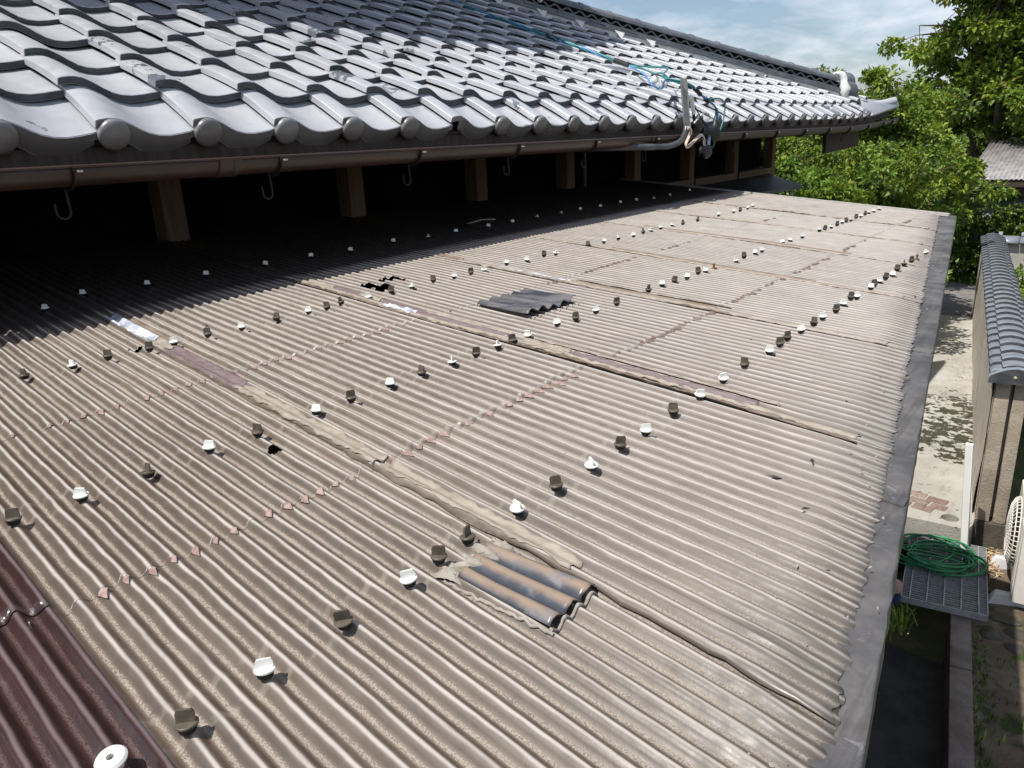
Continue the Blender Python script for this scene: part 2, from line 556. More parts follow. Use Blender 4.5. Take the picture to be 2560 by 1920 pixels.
def make_concrete():
    M = Mat('old alley concrete')
    n1 = M.noise(2.2, 6, 0.6)
    c = M.mix(M.step(n1, 0.35, 0.68), (0.34, 0.32, 0.28), (0.45, 0.43, 0.385))
    st = M.noise(5, 6, 0.7, stretch=(2.0, 0.5, 1))
    c = M.mix(M.math('MULTIPLY', M.step(st, 0.55, 0.7), 0.6), c, (0.24, 0.225, 0.195))
    s = M.n('ShaderNodeSeparateXYZ')
    M.ln(M.obj, s.inputs[0])
    y = M.math('ADD', s.outputs[1], M.math('MULTIPLY', M.math('SUBTRACT', M.noise(1.8, 4), 0.5), 2.0))
    band = M.math('MULTIPLY', M.step(y, 6.9, 7.5), M.step(y, 10.0, 8.9))
    right = M.step(M.math('ADD', s.outputs[0], M.math('MULTIPLY', s.outputs[1], 0.14)), -0.25, 0.15)
    far = M.math('MULTIPLY', M.step(y, 9.4, 10.5), 0.3)
    moss = M.noise(11, 6, 0.66)
    cov = M.math('ADD', M.math('MULTIPLY', band, M.math('ADD', 0.125, M.math('MULTIPLY', right, 0.06))), M.math('MULTIPLY', far, 0.06))
    mk = M.step(M.math('ADD', moss, cov), 0.645, 0.675)
    c = M.mix(M.math('MULTIPLY', mk, 0.93), c, M.mix(M.step(M.noise(30, 3), 0.4, 0.6), (0.022, 0.018, 0.010), (0.05, 0.042, 0.02)))
    pb = M.step(M.noise(26, 3, 0.6), 0.5, 0.62)
    c = M.mix(M.math('MULTIPLY', M.math('MULTIPLY', pb, M.step(y, 8.6, 9.6)), 0.55), c, (0.50, 0.475, 0.42))
    M.set(c, 0.88, 0, 0.2)
    M.bump(M.math('ADD', M.noise(60, 4), M.math('MULTIPLY', mk, 0.6)), 0.5, 0.01)
    return M.m
concrete = make_concrete()
def make_wall():
    M = Mat('rendered garden wall')
    st = M.noise(2.6, 6, 0.65, stretch=(1.0, 5.0, 1.0))
    c = M.mix(M.step(st, 0.3, 0.7), (0.54, 0.475, 0.405), (0.72, 0.665, 0.585))
    v = M.noise(1.5, 5, 0.6, stretch=(1.0, 9.0, 0.7))
    c = M.mix(M.math('MULTIPLY', M.step(v, 0.5, 0.7), 0.6), c, (0.36, 0.295, 0.245))
    M.set(c, 0.9, 0, 0.15)
    M.bump(M.noise(12, 6, 0.7, stretch=(1, 2.5, 0.8)), 0.9, 0.03)
    return M.m
wall_mat = make_wall()
def make_rough_conc(name, a, b, c3=None):
    M = Mat(name)
    c = M.mix(M.step(M.noise(5, 6, 0.65), 0.35, 0.68), a, b)
    pit = M.step(M.noise(70, 3), 0.62, 0.68)
    c = M.mix(M.math('MULTIPLY', pit, 0.6), c, (0.05, 0.045, 0.04))
    if c3:
        c = M.mix(M.step(M.noise(3.2, 5, 0.65), 0.5, 0.62), c, c3)
    M.set(c, 0.92, 0, 0.15)
    M.bump(M.noise(55, 5), 0.6, 0.008)
    return M.m
post_conc = make_rough_conc('brownish concrete post', (0.31, 0.26, 0.20), (0.42, 0.36, 0.285))
foot_conc = make_rough_conc('dark mossy footing', (0.06, 0.056, 0.045), (0.11, 0.10, 0.08))
kerb_conc = make_rough_conc('speckled kerb concrete', (0.15, 0.12, 0.10), (0.23, 0.19, 0.165))
channel_conc = make_rough_conc('damp drain concrete', (0.045, 0.043, 0.038), (0.075, 0.07, 0.062))
soil = make_rough_conc('mossy trodden soil', (0.105, 0.080, 0.058), (0.17, 0.138, 0.10), (0.045, 0.055, 0.02))
field = make_rough_conc('grassy ground', (0.07, 0.085, 0.03), (0.11, 0.10, 0.055), (0.05, 0.075, 0.02))
asphalt = simple('worn asphalt', (0.17, 0.158, 0.15), (0.225, 0.21, 0.20), 9, 0.9, 0.2, bump=0.4, bdist=0.006)
brick_mat = None
def make_brick():
    M = Mat('red brown brick')
    c = M.mix(M.rnd(), (0.21, 0.155, 0.125), (0.31, 0.245, 0.205))
    c = M.mix(M.step(M.noise(25, 4), 0.5, 0.7), c, (0.17, 0.115, 0.09))
    M.set(c, 0.9, 0, 0.15)
    M.bump(M.noise(80, 3), 0.3, 0.004)
    return M.m
brick_mat = make_brick()
white_paint = simple('white painted wood', (0.84, 0.83, 0.79), (0.80, 0.79, 0.75), 10, 0.5, 0.4)
hose_mat = simple('green garden hose', (0.012, 0.14, 0.055), (0.03, 0.22, 0.085), 9, 0.38, 0.5)
ac_mat = simple('ivory enamel casing', (0.66, 0.63, 0.56), (0.72, 0.69, 0.62), 5, 0.42, 0.45)
ac_dark = simple('dark fan opening', (0.02, 0.02, 0.02), (0.03, 0.03, 0.03), 20, 0.6, 0.3)
foot_plastic = simple('pale grey plastic foot', (0.55, 0.55, 0.56), (0.63, 0.63, 0.64), 20, 0.5, 0.4)
straw_mat = simple('dry straw', (0.45, 0.30, 0.18), (0.58, 0.44, 0.28), 60, 0.8, 0.2)
teal = simple('teal cable sheath', (0.010, 0.16, 0.17), (0.02, 0.22, 0.23), 30, 0.35, 0.5)
blue = simple('blue cable sheath', (0.05, 0.22, 0.50), (0.09, 0.30, 0.58), 30, 0.35, 0.5)
tape_blk = simple('black tape', (0.012, 0.012, 0.014), (0.025, 0.025, 0.028), 40, 0.45, 0.4)
beige_cable = simple('pink beige cable sheath', (0.56, 0.44, 0.36), (0.64, 0.52, 0.44), 30, 0.45, 0.4)
porcelain = simple('white porcelain', (0.74, 0.74, 0.72), (0.80, 0.80, 0.78), 20, 0.25, 0.5)
conduit_mat = simple('grey steel conduit', (0.06, 0.062, 0.066), (0.10, 0.102, 0.107), 12, 0.4, 0.5, 0.3)
shed_mat = simple('blue grey painted steel', (0.15, 0.19, 0.215), (0.19, 0.23, 0.255), 3, 0.5, 0.4)
shed_roof_mat = simple('grey corrugated steel', (0.22, 0.20, 0.20), (0.33, 0.31, 0.30), 6, 0.55, 0.4, 0.2)
pale_wall = simple('pale cement wall', (0.36, 0.34, 0.30), (0.46, 0.44, 0.39), 4, 0.9, 0.15)
bark = make_wood('grey brown bark', (0.085, 0.065, 0.048), (0.15, 0.12, 0.095))
pot_pink = simple('pinkish lid plastic', (0.35, 0.20, 0.165), (0.42, 0.26, 0.21), 20, 0.6, 0.3)
pot_blue = simple('blue bucket plastic', (0.02, 0.035, 0.10), (0.03, 0.05, 0.13), 20, 0.5, 0.4)

def leaf_mat(name, a, b, tr=0.35):
    M = Mat(name)
    c = M.mix(M.step(M.noise(1.6, 3), 0.35, 0.65), a, b)
    M.set(c, 0.5, 0, 0.4)
    t = M.n('ShaderNodeBsdfTranslucent')
    M.ln(M.mix(0.35, c, (a[0] * 1.6, a[1] * 1.5, a[2])), t.inputs['Color'])
    mx = M.n('ShaderNodeMixShader')
    mx.inputs[0].default_value = tr
    M.ln(M.b.outputs[0], mx.inputs[1])
    M.ln(t.outputs[0], mx.inputs[2])
    M.ln(mx.outputs[0], M.out.inputs['Surface'])
    return M.m
lf_yel = leaf_mat('yellow green new leaf', (0.30, 0.37, 0.04), (0.24, 0.33, 0.04))
lf_mid = leaf_mat('mid green leaf', (0.16, 0.25, 0.03), (0.13, 0.215, 0.03))
lf_dk = leaf_mat('deep green leaf', (0.06, 0.10, 0.018), (0.075, 0.125, 0.022))
lf_fresh = leaf_mat('fresh bright leaf', (0.16, 0.29, 0.045), (0.20, 0.32, 0.045))
lf_bronze = leaf_mat('bronze young leaf', (0.22, 0.14, 0.05), (0.18, 0.15, 0.04))
LEAVES = [lf_yel, lf_mid, lf_dk, lf_fresh, lf_bronze]

# ------------------------------------------------------------------ ground and large setting
gx = MB()
gx.grid([[(x, y, -3.52) for y in (-400, -30, -5, 2, 20, 60, 400)] for x in (-400, -60, -12, -4, 8, 60, 400)])
gobj = build(gx, 'ground', field)
tag(gobj, kind='structure')

# house-side soil beside the drain, dark damp bank
def edge_line(y, off=0.0):          # x of lines parallel to the roof's front edge
    return -0.02 - 0.1525 * y + off
alley = MB()
# slab with a round drain hole in its near right corner
def slab_mesh():
    zt, zb = ZG, -3.08
    hole_c = (-0.694, 6.172)
    hr = 0.062
    outer = [(-3.3, 5.86), (-0.53, 6.045), (-0.545, 6.36), (-1.585, 13.45), (-4.3, 13.45)]
    bm = bmesh.new()
    ov = [bm.verts.new((x, y, zt)) for x, y in outer]
    n = 24
    hv = [bm.verts.new((hole_c[0] + hr * math.cos(2 * math.pi * k / n), hole_c[1] + hr * math.sin(2 * math.pi * k / n), zt)) for k in range(n)]
    es = [bm.edges.new((ov[i], ov[(i + 1) % len(ov)])) for i in range(len(ov))]
    es += [bm.edges.new((hv[i], hv[(i + 1) % n])) for i in range(n)]
    bmesh.ops.triangle_fill(bm, edges=es, use_beauty=True)
    for f in bm.faces:
        if f.normal.z < 0:
            f.normal_flip()
    lo = [bm.verts.new((v.co.x, v.co.y, zb - 0.1)) for v in ov]
    for i in range(len(ov)):
        j = (i + 1) % len(ov)
        bm.faces.new((ov[j], ov[i], lo[i], lo[j]))
    hl = [bm.verts.new((v.co.x, v.co.y, zt - 0.25)) for v in hv]
    for i in range(n):
        j = (i + 1) % n
        bm.faces.new((hv[i], hv[j], hl[j], hl[i]))
    bm.faces.new(hl)
    me = bpy.data.meshes.new('concrete_paving')
    bm.to_mesh(me)
    bm.free()
    return me
slab = link('concrete_paving', slab_mesh(), concrete)
tag(slab, kind='structure')
# bricks let into the paving
bx, by = -1.08, 6.235
for (px, py, w, l) in [(-1.13, 6.50, 0.11, 0.21), (-0.99, 6.475, 0.15, 0.10), (-0.83, 6.43, 0.15, 0.10), (-1.12, 6.37, 0.16, 0.10), (-0.95, 6.35, 0.15, 0.10), (-0.80, 6.315, 0.12, 0.10),
                       (-1.07, 6.255, 0.16, 0.10), (-0.90, 6.235, 0.15, 0.10)]:
    b = MB()
    a = R(-8 + random.uniform(-3, 3))
    ax = (Vector((math.cos(a), math.sin(a), 0)), Vector((-math.sin(a), math.cos(a), 0)), Vector((0, 0, 1)))
    b.box((px, py, ZG - 0.012 + random.uniform(0, 0.003)), (w / 2, l / 2 - 0.003, 0.018), ax)
    build(b, 'brick', brick_mat, slab, bevel=0.006, seg=2)

road = MB()
road.grid([[(x, y, -3.0 + 0.03) for y in (13.3, 14.5, 16.6)] for x in (-60, -6, -2.4, -1, 40)])
tag(build(road, 'road', asphalt), kind='structure')

# drain channel, kerb and the trodden ground right of it
chan = MB()
ys = [1.2, 2.4, 3.6, 4.98]
def kx(y):           # left face of kerb
    return -0.266 - 0.1605 * (y - 3.694)
chan.grid([[(kx(y) + o, y, z) for (o, z) in ((-0.75, -2.98), (-0.50, -3.0), (-0.44, -3.05), (-0.40, -3.42), (0.0, -3.45))] for y in ys])
tag(build(chan, 'drain_channel', channel_conc), kind='structure')
kb = MB()
for i in range(7):
    y0 = 0.9 + i * 0.6
    y1 = y0 + 0.596
    c = [(kx(y0), y0), (kx(y0) + 0.115, y0 + 0.02), (kx(y1) + 0.115, y1 + 0.02), (kx(y1), y1)]
    dz = random.uniform(-0.004, 0.004)
    kb.add([(x, y, -3.1 + dz) for x, y in c] + [(x, y, -3.5) for x, y in c], [(0, 1, 2, 3), (4, 5, 1, 0), (5, 6, 2, 1), (6, 7, 3, 2), (7, 4, 0, 3)])
tag(build(kb, 'kerb', kerb_conc, bevel=0.008, seg=2), kind='structure')
so = MB()
P = []
for i in range(40):
    row = []
    y = 0.5 + i * 0.16
    for j in range(30):
        x = kx(y) + 0.112 + j * 0.10
        row.append((x, y, -3.165 + 0.03 * mnoise.noise(Vector((x * 5, y * 5, 0))) + 0.02 * mnoise.noise(Vector((x * 14, y * 14, 3)))))
    P.append(row)
so.grid(P)
tag(build(so, 'dirt_path', soil, ang=60), kind='structure')
yard = MB()
yard.grid([[(x, y, -2.99) for y in (-3, 2, 5, 5.9)] for x in (-12, -4, -1.6, -1.15)])
tag(build(yard, 'yard', channel_conc), kind='structure')

# ------------------------------------------------------------------ corrugated lean-to roof
roof = thing('lean_to_roof', 'weathered brown corrugated plastic lean-to roof below the tiled eaves', 'roof', (-1.5, 2.5, ZG))
PITCH = 0.576
SEAM = [(-0.322, -0.06), (0.2539, -0.0831), (0.8299, -0.1286), (1.406, -0.116), (1.982, -0.124), (2.558, -0.182), (3.134, -0.21), (3.652, -0.25), (4.19, -0.32), (4.80, -0.385)]
def NWC(c):            # waves per sheet
    return 20 if c < 2 else 21
AMP = 0.0042
WX0 = -1.93
def seam_y(i, x):
    return SEAM[i][0] + SEAM[i][1] * (x - WX0)
def x_front(y):       # where the sheets stop on the lead strip
    return -0.139 - 0.1594 * (y - 0.581)
LAP_A, LAP_B = -0.795, -1.335
def col_y(c, v, x):
    return seam_y(c, x) + (seam_y(c + 1, x) - seam_y(c, x)) * v / NWC(c)
def sag(x, y):
    return 0.0018 * vnoise(x * 2.3 + 5, y * 2.3) + 0.0004 * vnoise(x * 6 + 1, y * 6)
def wave(v):
    return AMP * np.cos(2 * np.pi * v)

holes = [  # x, y, rx, ry of the broken places
    (-1.735, 1.472, 0.034, 0.036), (-1.70, 1.488, 0.036, 0.030), (-1.765, 1.575, 0.022, 0.040), (-1.735, 1.60, 0.024, 0.022), (-1.67, 1.458, 0.022, 0.022),
    (-0.962, 0.598, 0.016, 0.010), (-1.655, 0.725, 0.010, 0.018)]

def sheet(c, x0, x1, zoff, front, mat, vlo, vhi, name, over_lo=True, far=False, xs0=0.02, sub=8):
    nv = int((vhi - vlo) * sub) + 1
    v = np.linspace(vlo, vhi, nv)
    a0, sl0 = SEAM[c]
    nx = max(4, int((abs(x1 - x0) + 0.02) / xs0))
    s = np.linspace(0, 1, nx)
    # lower end follows the lead strip
    V, S = np.meshgrid(v, s)
    Vn = V.copy()
    # ragged low edge (towards the camera) and far edge
    if over_lo:
        rag = 0.16 * vnoise(S * 9 + c * 7.3, c + 0.5) + 0.12 * vnoise(S * 31 + c * 3.1, c + 9.5)
        Vn = np.where(V < 0, V * (1 + rag / max(0.3, abs(vlo))), V)
    if front:
        yA = col_y(c, Vn, np.full_like(Vn, -0.3))
        xe = x_front(yA)
        for _ in range(3):
            xe = x_front(col_y(c, Vn, xe))
        xe = xe + 0.012 + 0.004 * vnoise(Vn * 1.3, c) + 0.003 * vnoise(Vn * 5.1, c + 4)
    else:
        xe = x1 + 0.004 * vnoise(Vn * 0.9, c + 1) + 0.003 * vnoise(Vn * 4.7, c + 2) - 0.016 * np.clip(vnoise(Vn * 1.0 + 3, c + 20) - 0.35, 0, 1)
    X = x0 + (xe - x0) * S
    Y = col_y(c, Vn, X)
    amp = np.ones_like(X)
    if front:
        d = (xe - X)
        amp = 0.14 + 0.86 * np.clip(d / 0.075, 0, 1) ** 0.8
    Z = RZ(X) + wave(Vn) * amp + sag(X, Y) + zoff
    if over_lo:
        t = np.clip((1.2 - Vn) / 1.6, 0, 1)
        Z += t * (0.0017 + 0.0040 * np.clip(vnoise(X * 3.7 + c * 5, c * 3.0), 0, 1))
    if front:
        Z += -0.0040 * np.clip(1 - (xe - X) / 0.06, 0, 1)
    else:
        Z += 0.0008 * np.clip(1 - (xe - X) / 0.02, 0, 1) * np.clip(vnoise(Vn * 1.1 + 7, c + 3.3) - 0.2, 0, 1)
    n, m = X.shape
    idx = np.arange(n * m).reshape(n, m)
    q = np.stack([idx[:-1, :-1], idx[1:, :-1], idx[1:, 1:], idx[:-1, 1:]], -1).reshape(-1, 4)
    cx = (X[:-1, :-1] + X[1:, 1:]).ravel() / 2
    cy = (Y[:-1, :-1] + Y[1:, 1:]).ravel() / 2
    keep = np.ones(len(q), bool)
    for hx, hy, rx, ry in holes:
        rr = ((cx - hx) / rx) ** 2 + ((cy - hy) / ry) ** 2
        jag = 0.55 * vnoise(cx * 60, cy * 60) + 0.3 * vnoise(cx * 140, cy * 140)
        keep &= (rr + jag * (0.7 if rx > 0.02 else 0.2)) > 1
    q = q[keep]
    me = np_mesh(name, np.stack([X, Y, Z], -1), quads=q, uv=np.stack([X, Vn], -1))
    # normals up
    me.flip_normals() if me.polygons[0].normal.z < 0 else None
    smooth(me, 60)
    o = link(name, me, mat, roof)
    sm = o.modifiers.new('thick', 'SOLIDIFY')
    sm.thickness = 0.0006
    sm.offset = -1
    return o

LZ = 0.0003
for c in range(1, 9):
    lo = -1.35 if c > 1 else 0.0
    hi = NWC(c) + 0.9 if c < 8 else NWC(c)
    ja, jb = random.uniform(-0.006, 0.006), random.uniform(-0.010, 0.010)
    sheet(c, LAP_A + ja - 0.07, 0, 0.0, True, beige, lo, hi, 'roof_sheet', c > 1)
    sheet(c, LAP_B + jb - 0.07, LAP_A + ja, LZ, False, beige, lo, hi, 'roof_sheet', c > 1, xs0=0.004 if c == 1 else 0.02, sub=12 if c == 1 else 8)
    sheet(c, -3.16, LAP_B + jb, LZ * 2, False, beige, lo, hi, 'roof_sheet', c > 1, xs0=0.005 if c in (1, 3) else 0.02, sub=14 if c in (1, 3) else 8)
# the newer glossy brown sheets nearest the camera, nested over the old ones
for (x0, x1, z, fr) in ((LAP_A - 0.09, 0, 0.0022, True), (-3.1, -0.812, 0.0040, False)):
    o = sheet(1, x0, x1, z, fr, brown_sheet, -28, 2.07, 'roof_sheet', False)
    tag(o, 'newer glossy dark brown sheet')

# lead flashing along the front edge
def flashing():
    P = []
    ys = np.linspace(-0.55, 4.40, 190)
    for y in ys:
        xi = x_front(y) - 0.06
        xo = -0.0958 - 0.1463 * (y - 0.522)
        row = []
        for k in range(9):
            t = k / 8
            x = xi + (xo - xi) * t
            z = RZ(x) - 0.0058 + 0.0018 * mnoise.noise(Vector((x * 30, y * 30, 0))) + 0.0012 * mnoise.noise(Vector((x * 80, y * 80, 5)))
            z -= 0.005 * min(1, max(0, (0.62 - t) * 5))
            row.append((x, y, z))
        e = 0.002 * mnoise.noise(Vector((y * 40, 0, 0)))
        row.append((xo + 0.003 + e, y, RZ(xo) - 0.008))
        row.append((xo + 0.004 + e, y, RZ(xo) - 0.045))
        P.append(row)
    mb = MB().grid(P)
    return build(mb, 'lead_flashing', lead, roof, ang=50)
flashing()
for y_ in (0.33, 1.02, 1.78, 2.57, 3.36):
    P = []
    for dy in (-0.0125, -0.012, 0.012, 0.0125):
        row = []
        for k in range(7):
            x_ = x_front(y_) + 0.016 + (-0.0958 - 0.1463 * (y_ - 0.522) - x_front(y_) - 0.0145) * k / 6
            row.append((x_, y_ + dy - 0.15 * (k / 6 - 0.5) * 0.02, RZ(x_) - (0.0052 if abs(dy) > 0.0122 else 0.0028) + 0.0008 * mnoise.noise(Vector((x_ * 60, y_, dy * 90)))))
        P.append(row)
    build(MB().grid(P), 'flashing_joint', lead, roof, ang=60)
# far edge trim: thin pale strip
ft = MB()
pts = []
for i in range(40):
    x = -3.1 + i * (2.42 / 39)
    y = seam_y(9, x) + 0.004
    pts.append((x, y, RZ(x) + 0.005 + 0.0012 * mnoise.noise(Vector((x * 9, 0, 0)))))
for a, b in zip(pts[:-1], pts[1:]):
    ft.bar(a, b, 0.016, 0.014)
build(ft, 'edge_trim', simple('pale edge strip', (0.42, 0.40, 0.36), (0.5, 0.48, 0.44), 20), roof)

# battens, beam, boards below the sheets
for rx in (-0.5585, -1.048, -1.645, -2.305, -2.95):
    b = MB()
    b.bar((rx, -0.6, RZ(rx) - 0.033), (rx, min(4.80 - 0.385 * (rx - WX0) - 0.1, 0.581 + (-0.139 - rx - 0.06) / 0.1594), RZ(rx) - 0.033), 0.04, 0.045)
    build(b, 'batten', wood, roof)
b = MB()
b.bar((-0.23, -0.6, RZ(-0.23) - 0.12), (-0.80, 3.55, RZ(-0.80) - 0.12), 0.06, 0.11)
build(b, 'front_beam', wood_dk, roof)
b = MB()
b.add([(-0.66, -0.6, -0.57), (-1.36, 4.15, -0.53), (-1.36, 4.15, -3.0), (-0.66, -0.6, -3.0)], [(0, 1, 2, 3)])
b.add([(-1.36, 4.15, -0.53), (-3.1, 5.1, -0.42), (-3.1, 5.1, -3.0), (-1.36, 4.15, -3.0)], [(0, 1, 2, 3)])
o = build(b, 'porch_wall', wood_dk, roof, solid=0.02)
lb = MB()
lb.bar((-1.80, 1.415, RZ(-1.8) - 0.006), (-1.62, 1.395, RZ(-1.62) - 0.006), 0.05, 0.004)
build(lb, 'lath', tan, roof)

def locate(x, y):
    """column, wave and height of a point on the sheets"""
    for c in range(1, 9):
        y0, y1 = seam_y(c, x), seam_y(c + 1, x)
        if y0 <= y < y1:
            return c, (y - y0) / (y1 - y0) * NWC(c)
    return 1, 0.0
def on_roof(x, y):
    c, v = locate(x, y)
    z = RZ(x) + AMP * math.cos(2 * math.pi * v) + float(sag(x, y))
    z += 2 * LZ if x < LAP_B else (LZ if x < LAP_A else 0.0)
    return z

# screw caps -------------------------------------------------------
CAPS = {
 -0.5585: '-0.539,0.208b -0.543,0.297w -0.543,0.383b -0.542,0.466w -0.547,0.524b -0.549,0.583b -0.546,0.667w -0.544,0.750b -0.540,0.831w -0.544,0.918b -0.540,0.997w -0.545,1.094b -0.541,1.193w -0.545,1.307w -0.547,1.412b -0.542,1.527w -0.544,1.590b -0.547,1.652b -0.543,1.727w -0.540,1.807b -0.541,1.883w -0.537,1.974b -0.543,2.058w -0.547,2.142b -0.537,2.170w -0.537,2.303w -0.541,2.354b -0.542,2.419w -0.540,2.480b -0.535,2.546w -0.545,2.650b -0.548,2.758b -0.543,2.836b -0.541,2.915r -0.537,3.034w',
 -1.048: '-1.022,0.255b -1.019,0.341w -1.018,0.428b -1.025,0.521w -1.019,0.603b -1.023,0.723w -1.020,0.804b -1.024,0.894w -1.025,0.977b -1.021,1.061w -1.019,1.138b -1.022,1.208w -1.024,1.261b -1.021,1.315w -1.025,1.434w -1.021,1.509b -1.018,1.593w -1.022,1.710b -1.030,1.888b -1.035,1.986w -1.030,2.055b -1.019,2.115w -1.030,2.225b -1.020,2.251w -1.028,2.332r -1.014,2.479w -1.025,2.583b -1.021,2.668w -1.020,2.731w -1.024,2.953w -1.020,3.027w -1.011,3.154w -1.016,3.378w -1.011,3.435b -1.006,3.510w -1.008,3.600b -1.011,3.695w -1.012,3.754b -1.004,3.801w -1.013,3.921b -1.004,3.972w -1.012,4.078b -1.013,4.148w -1.009,4.223w -1.007,4.324w',
 -1.64: '-1.621,0.491b -1.612,0.577w -1.618,0.643b -1.607,0.726b -1.607,0.788w -1.610,0.876b -1.599,0.961w -1.605,1.054b -1.599,1.141w -1.594,1.194b -1.606,1.263b -1.601,1.349w -1.606,1.440b -1.599,1.515w -1.608,1.614b -1.596,1.693w -1.599,1.782b -1.598,1.840w -1.607,1.965w -1.593,2.062w -1.606,2.178b -1.590,2.238w -1.596,2.453b -1.583,2.546w -1.582,2.664w -1.573,2.763w -1.590,2.880b -1.593,2.946w -1.593,3.035w -1.593,3.145w -1.581,3.231b -1.576,3.376b -1.577,3.614w -1.571,3.783w -1.566,3.860b -1.575,3.982w -1.589,4.079w',
 -2.3: '-2.167,0.742w -2.276,0.883w -2.251,1.057w -2.245,1.244w -2.244,1.461w -2.243,1.649w -2.229,1.817w -2.244,2.048w -2.218,2.217w -2.232,2.400w -2.230,2.614w -2.229,2.787w -2.248,3.004w -2.237,3.194w -2.247,3.383w -2.229,3.554w -2.247,3.794w -2.234,3.955w -2.203,4.104w -2.214,4.331w -2.234,4.647w'}
def cap_mesh(kind):
    mb = MB()
    mb.lathe((0, 0, 0), [(0.0090, 0.0), (0.0098, 0.0008), (0.0098, 0.0022), (0.0092, 0.0028), (0.003, 0.0033)], 18)
    # fin: a thumb plate across the disc
    h = 0.0145 if kind == 'b' else 0.0118
    pr = [(-0.0078, 0.002), (0.0078, 0.002), (0.0078, h - 0.003), (0.0062, h), (-0.0062, h), (-0.0078, h - 0.003)]
    w = 0.0012
    vs = [(x, -w, z) for x, z in pr] + [(x, w, z) for x, z in pr]
    n = len(pr)
    mb.add(vs, [tuple(range(n)), tuple(range(2 * n - 1, n - 1, -1))] + [(i, i + n, (i + 1) % n + n, (i + 1) % n) for i in range(n)])
    return mb.mesh('screw_cap', 40)
def washer_mesh():
    return MB().lathe((0, 0, 0), [(0.0052, -0.0065), (0.0068, -0.0055), (0.0086, -0.0005), (0.0088, 0.0004)], 16).mesh('washer', 40)
cm = {'w': cap_mesh('w'), 'b': cap_mesh('b')}
cm['w'].materials.append(cap_white)
cm['b'].materials.append(cap_brown)
wm = washer_mesh()
wm.materials.append(rubber)
rm = MB().lathe((0, 0, 0), [(0.009, -0.004), (0.009, -0.002), (0.003, -0.001), (0.003, 0.008), (0.0045, 0.009), (0.0045, 0.013)], 10).mesh('rusty_screw', 30)
rm.materials.append(rust)
for row in CAPS:
    for t in CAPS[row].split():
        k = t[-1]
        x, y = [float(q) for q in t[:-1].split(',')]
        if row > -2:
            c, v = locate(x, y)
            vr = round(v)
            y = float(col_y(c, vr if abs(vr - v) < 0.3 else v, x))
        z = max(on_roof(x, y), RZ(x) + 0.0035) + 0.0072
        if k == 'r':
            o = link('rusty_screw', rm, rust, roof, (x, y, z - 0.003))
            tag(o, 'rusty bare screw without a cap')
            continue
        o = link('screw_cap', cm[k], None, roof, (x, y, z))
        o.rotation_euler = (random.gauss(0, 0.10), random.gauss(0.02, 0.10), random.gauss(0.67, 0.22) if random.random() < 0.68 else random.uniform(0, 3.1))
        wa = link('washer', wm, None, o, (x, y, z))
# round white washer with a hole on the newest sheet
def ring():
    mb = MB()
    n = 28
    prof = [(0.0030, 0.003), (0.0045, 0.0042), (0.0105, 0.0028), (0.0122, 0.0005), (0.0118, -0.0015), (0.0030, -0.0015)]
    vs, fs = [], []
    for r, h in prof:
        for k in range(n):
            a = 2 * math.pi * k / n
            vs.append((r * math.cos(a), r * math.sin(a), h))
    m = len(prof)
    for i in range(m):
        for k in range(n):
            fs.append((i * n + k, i * n + (k + 1) % n, ((i + 1) % m) * n + (k + 1) % n, ((i + 1) % m) * n + k))
    mb.add(vs, fs)
    return mb.mesh('ring_washer', 40)
ring_o = link('ring_washer', ring(), cap_white, roof, (-0.548, 0.1586, RZ(-0.548) + 0.015))
ring_o.rotation_euler = (0.15, 0.1, 0)
tag(ring_o, 'white ring washer with an open hole')

# broken lips of the end laps -------------------------------------
def chip_mesh(seed):
    rr = random.Random(seed)
    nx, nv = 5, 11
    P = []
    sk = rr.uniform(-0.70, -0.40)
    L = rr.uniform(0.020, 0.029)
    for i in range(nx):
        row = []
        t = i / (nx - 1)
        for j in range(nv):
            a = -1 + 2 * j / (nv - 1)
            ph = -0.05 + 0.27 * a
            low = L * ((a + 1) / (sk + 1) if a < sk else ((1 - a) / (1 - sk)) ** 1.7) ** 0.9 - 0.004 + 0.0016 * mnoise.noise(Vector((j * 0.9, seed, 0)))
            top = -0.006 + 0.006 * abs(a) ** 2.2
            x = top + (low - top) * t
            z = AMP * (math.cos(2 * math.pi * ph) - 1) + 0.0014 + 0.0012 * t * t
            row.append((x, ph * 0.0283, z))
        P.append(row)
    return MB().grid(P).mesh('broken_lip', 50)
chips = [chip_mesh(s) for s in range(5)]
for m_ in chips:
    m_.materials.append(pink)
chips_far = [m_.copy() for m_ in chips]
for m_ in chips_far:
    m_.materials[0] = chip_dk
def chip_row(lapx, c, v0, v1, prob):
    for v in range(v0, v1):
        if random.random() > prob * (0.85 if c == 1 else 0.72):
            continue
        x = lapx + random.uniform(-0.003, 0.006)
        y = float(col_y(c, v, x))
        z = RZ(x) + AMP + float(sag(x, y)) + (LZ if lapx < -1 else 0.0)
        far_ = c >= 3
        o = link('broken_lip', random.choice(chips_far if far_ else chips), None, roof, (x, y, z + 0.0008))
        s = random.uniform(0.45, 1.15) * (0.8 if far_ else 1)
        o.scale = (s, random.uniform(0.6, 1.0) * (0.75 if far_ else 1), 1)
        sl = SEAM[c][1]
        o.rotation_euler = (0, math.atan(SR), math.atan(sl))
for c, v0, v1, p in [(1, 4, 20, .9), (2, 0, 19, 1.0), (3, 0, 21, .95), (4, 0, 12, .8), (4, 14, 21, .5), (5, 2, 16, .8), (6, 0, 16, .7), (8, 2, 11, .6)]:
    chip_row(LAP_A, c, v0, v1, p)
for c, v0, v1, p in [(1, 4, 20, .95), (2, 2, 18, .95), (3, 1, 21, .6), (4, 1, 18, .75), (5, 3, 14, .7), (7, 3, 12, .6)]:
    chip_row(LAP_B, c, v0, v1, p)

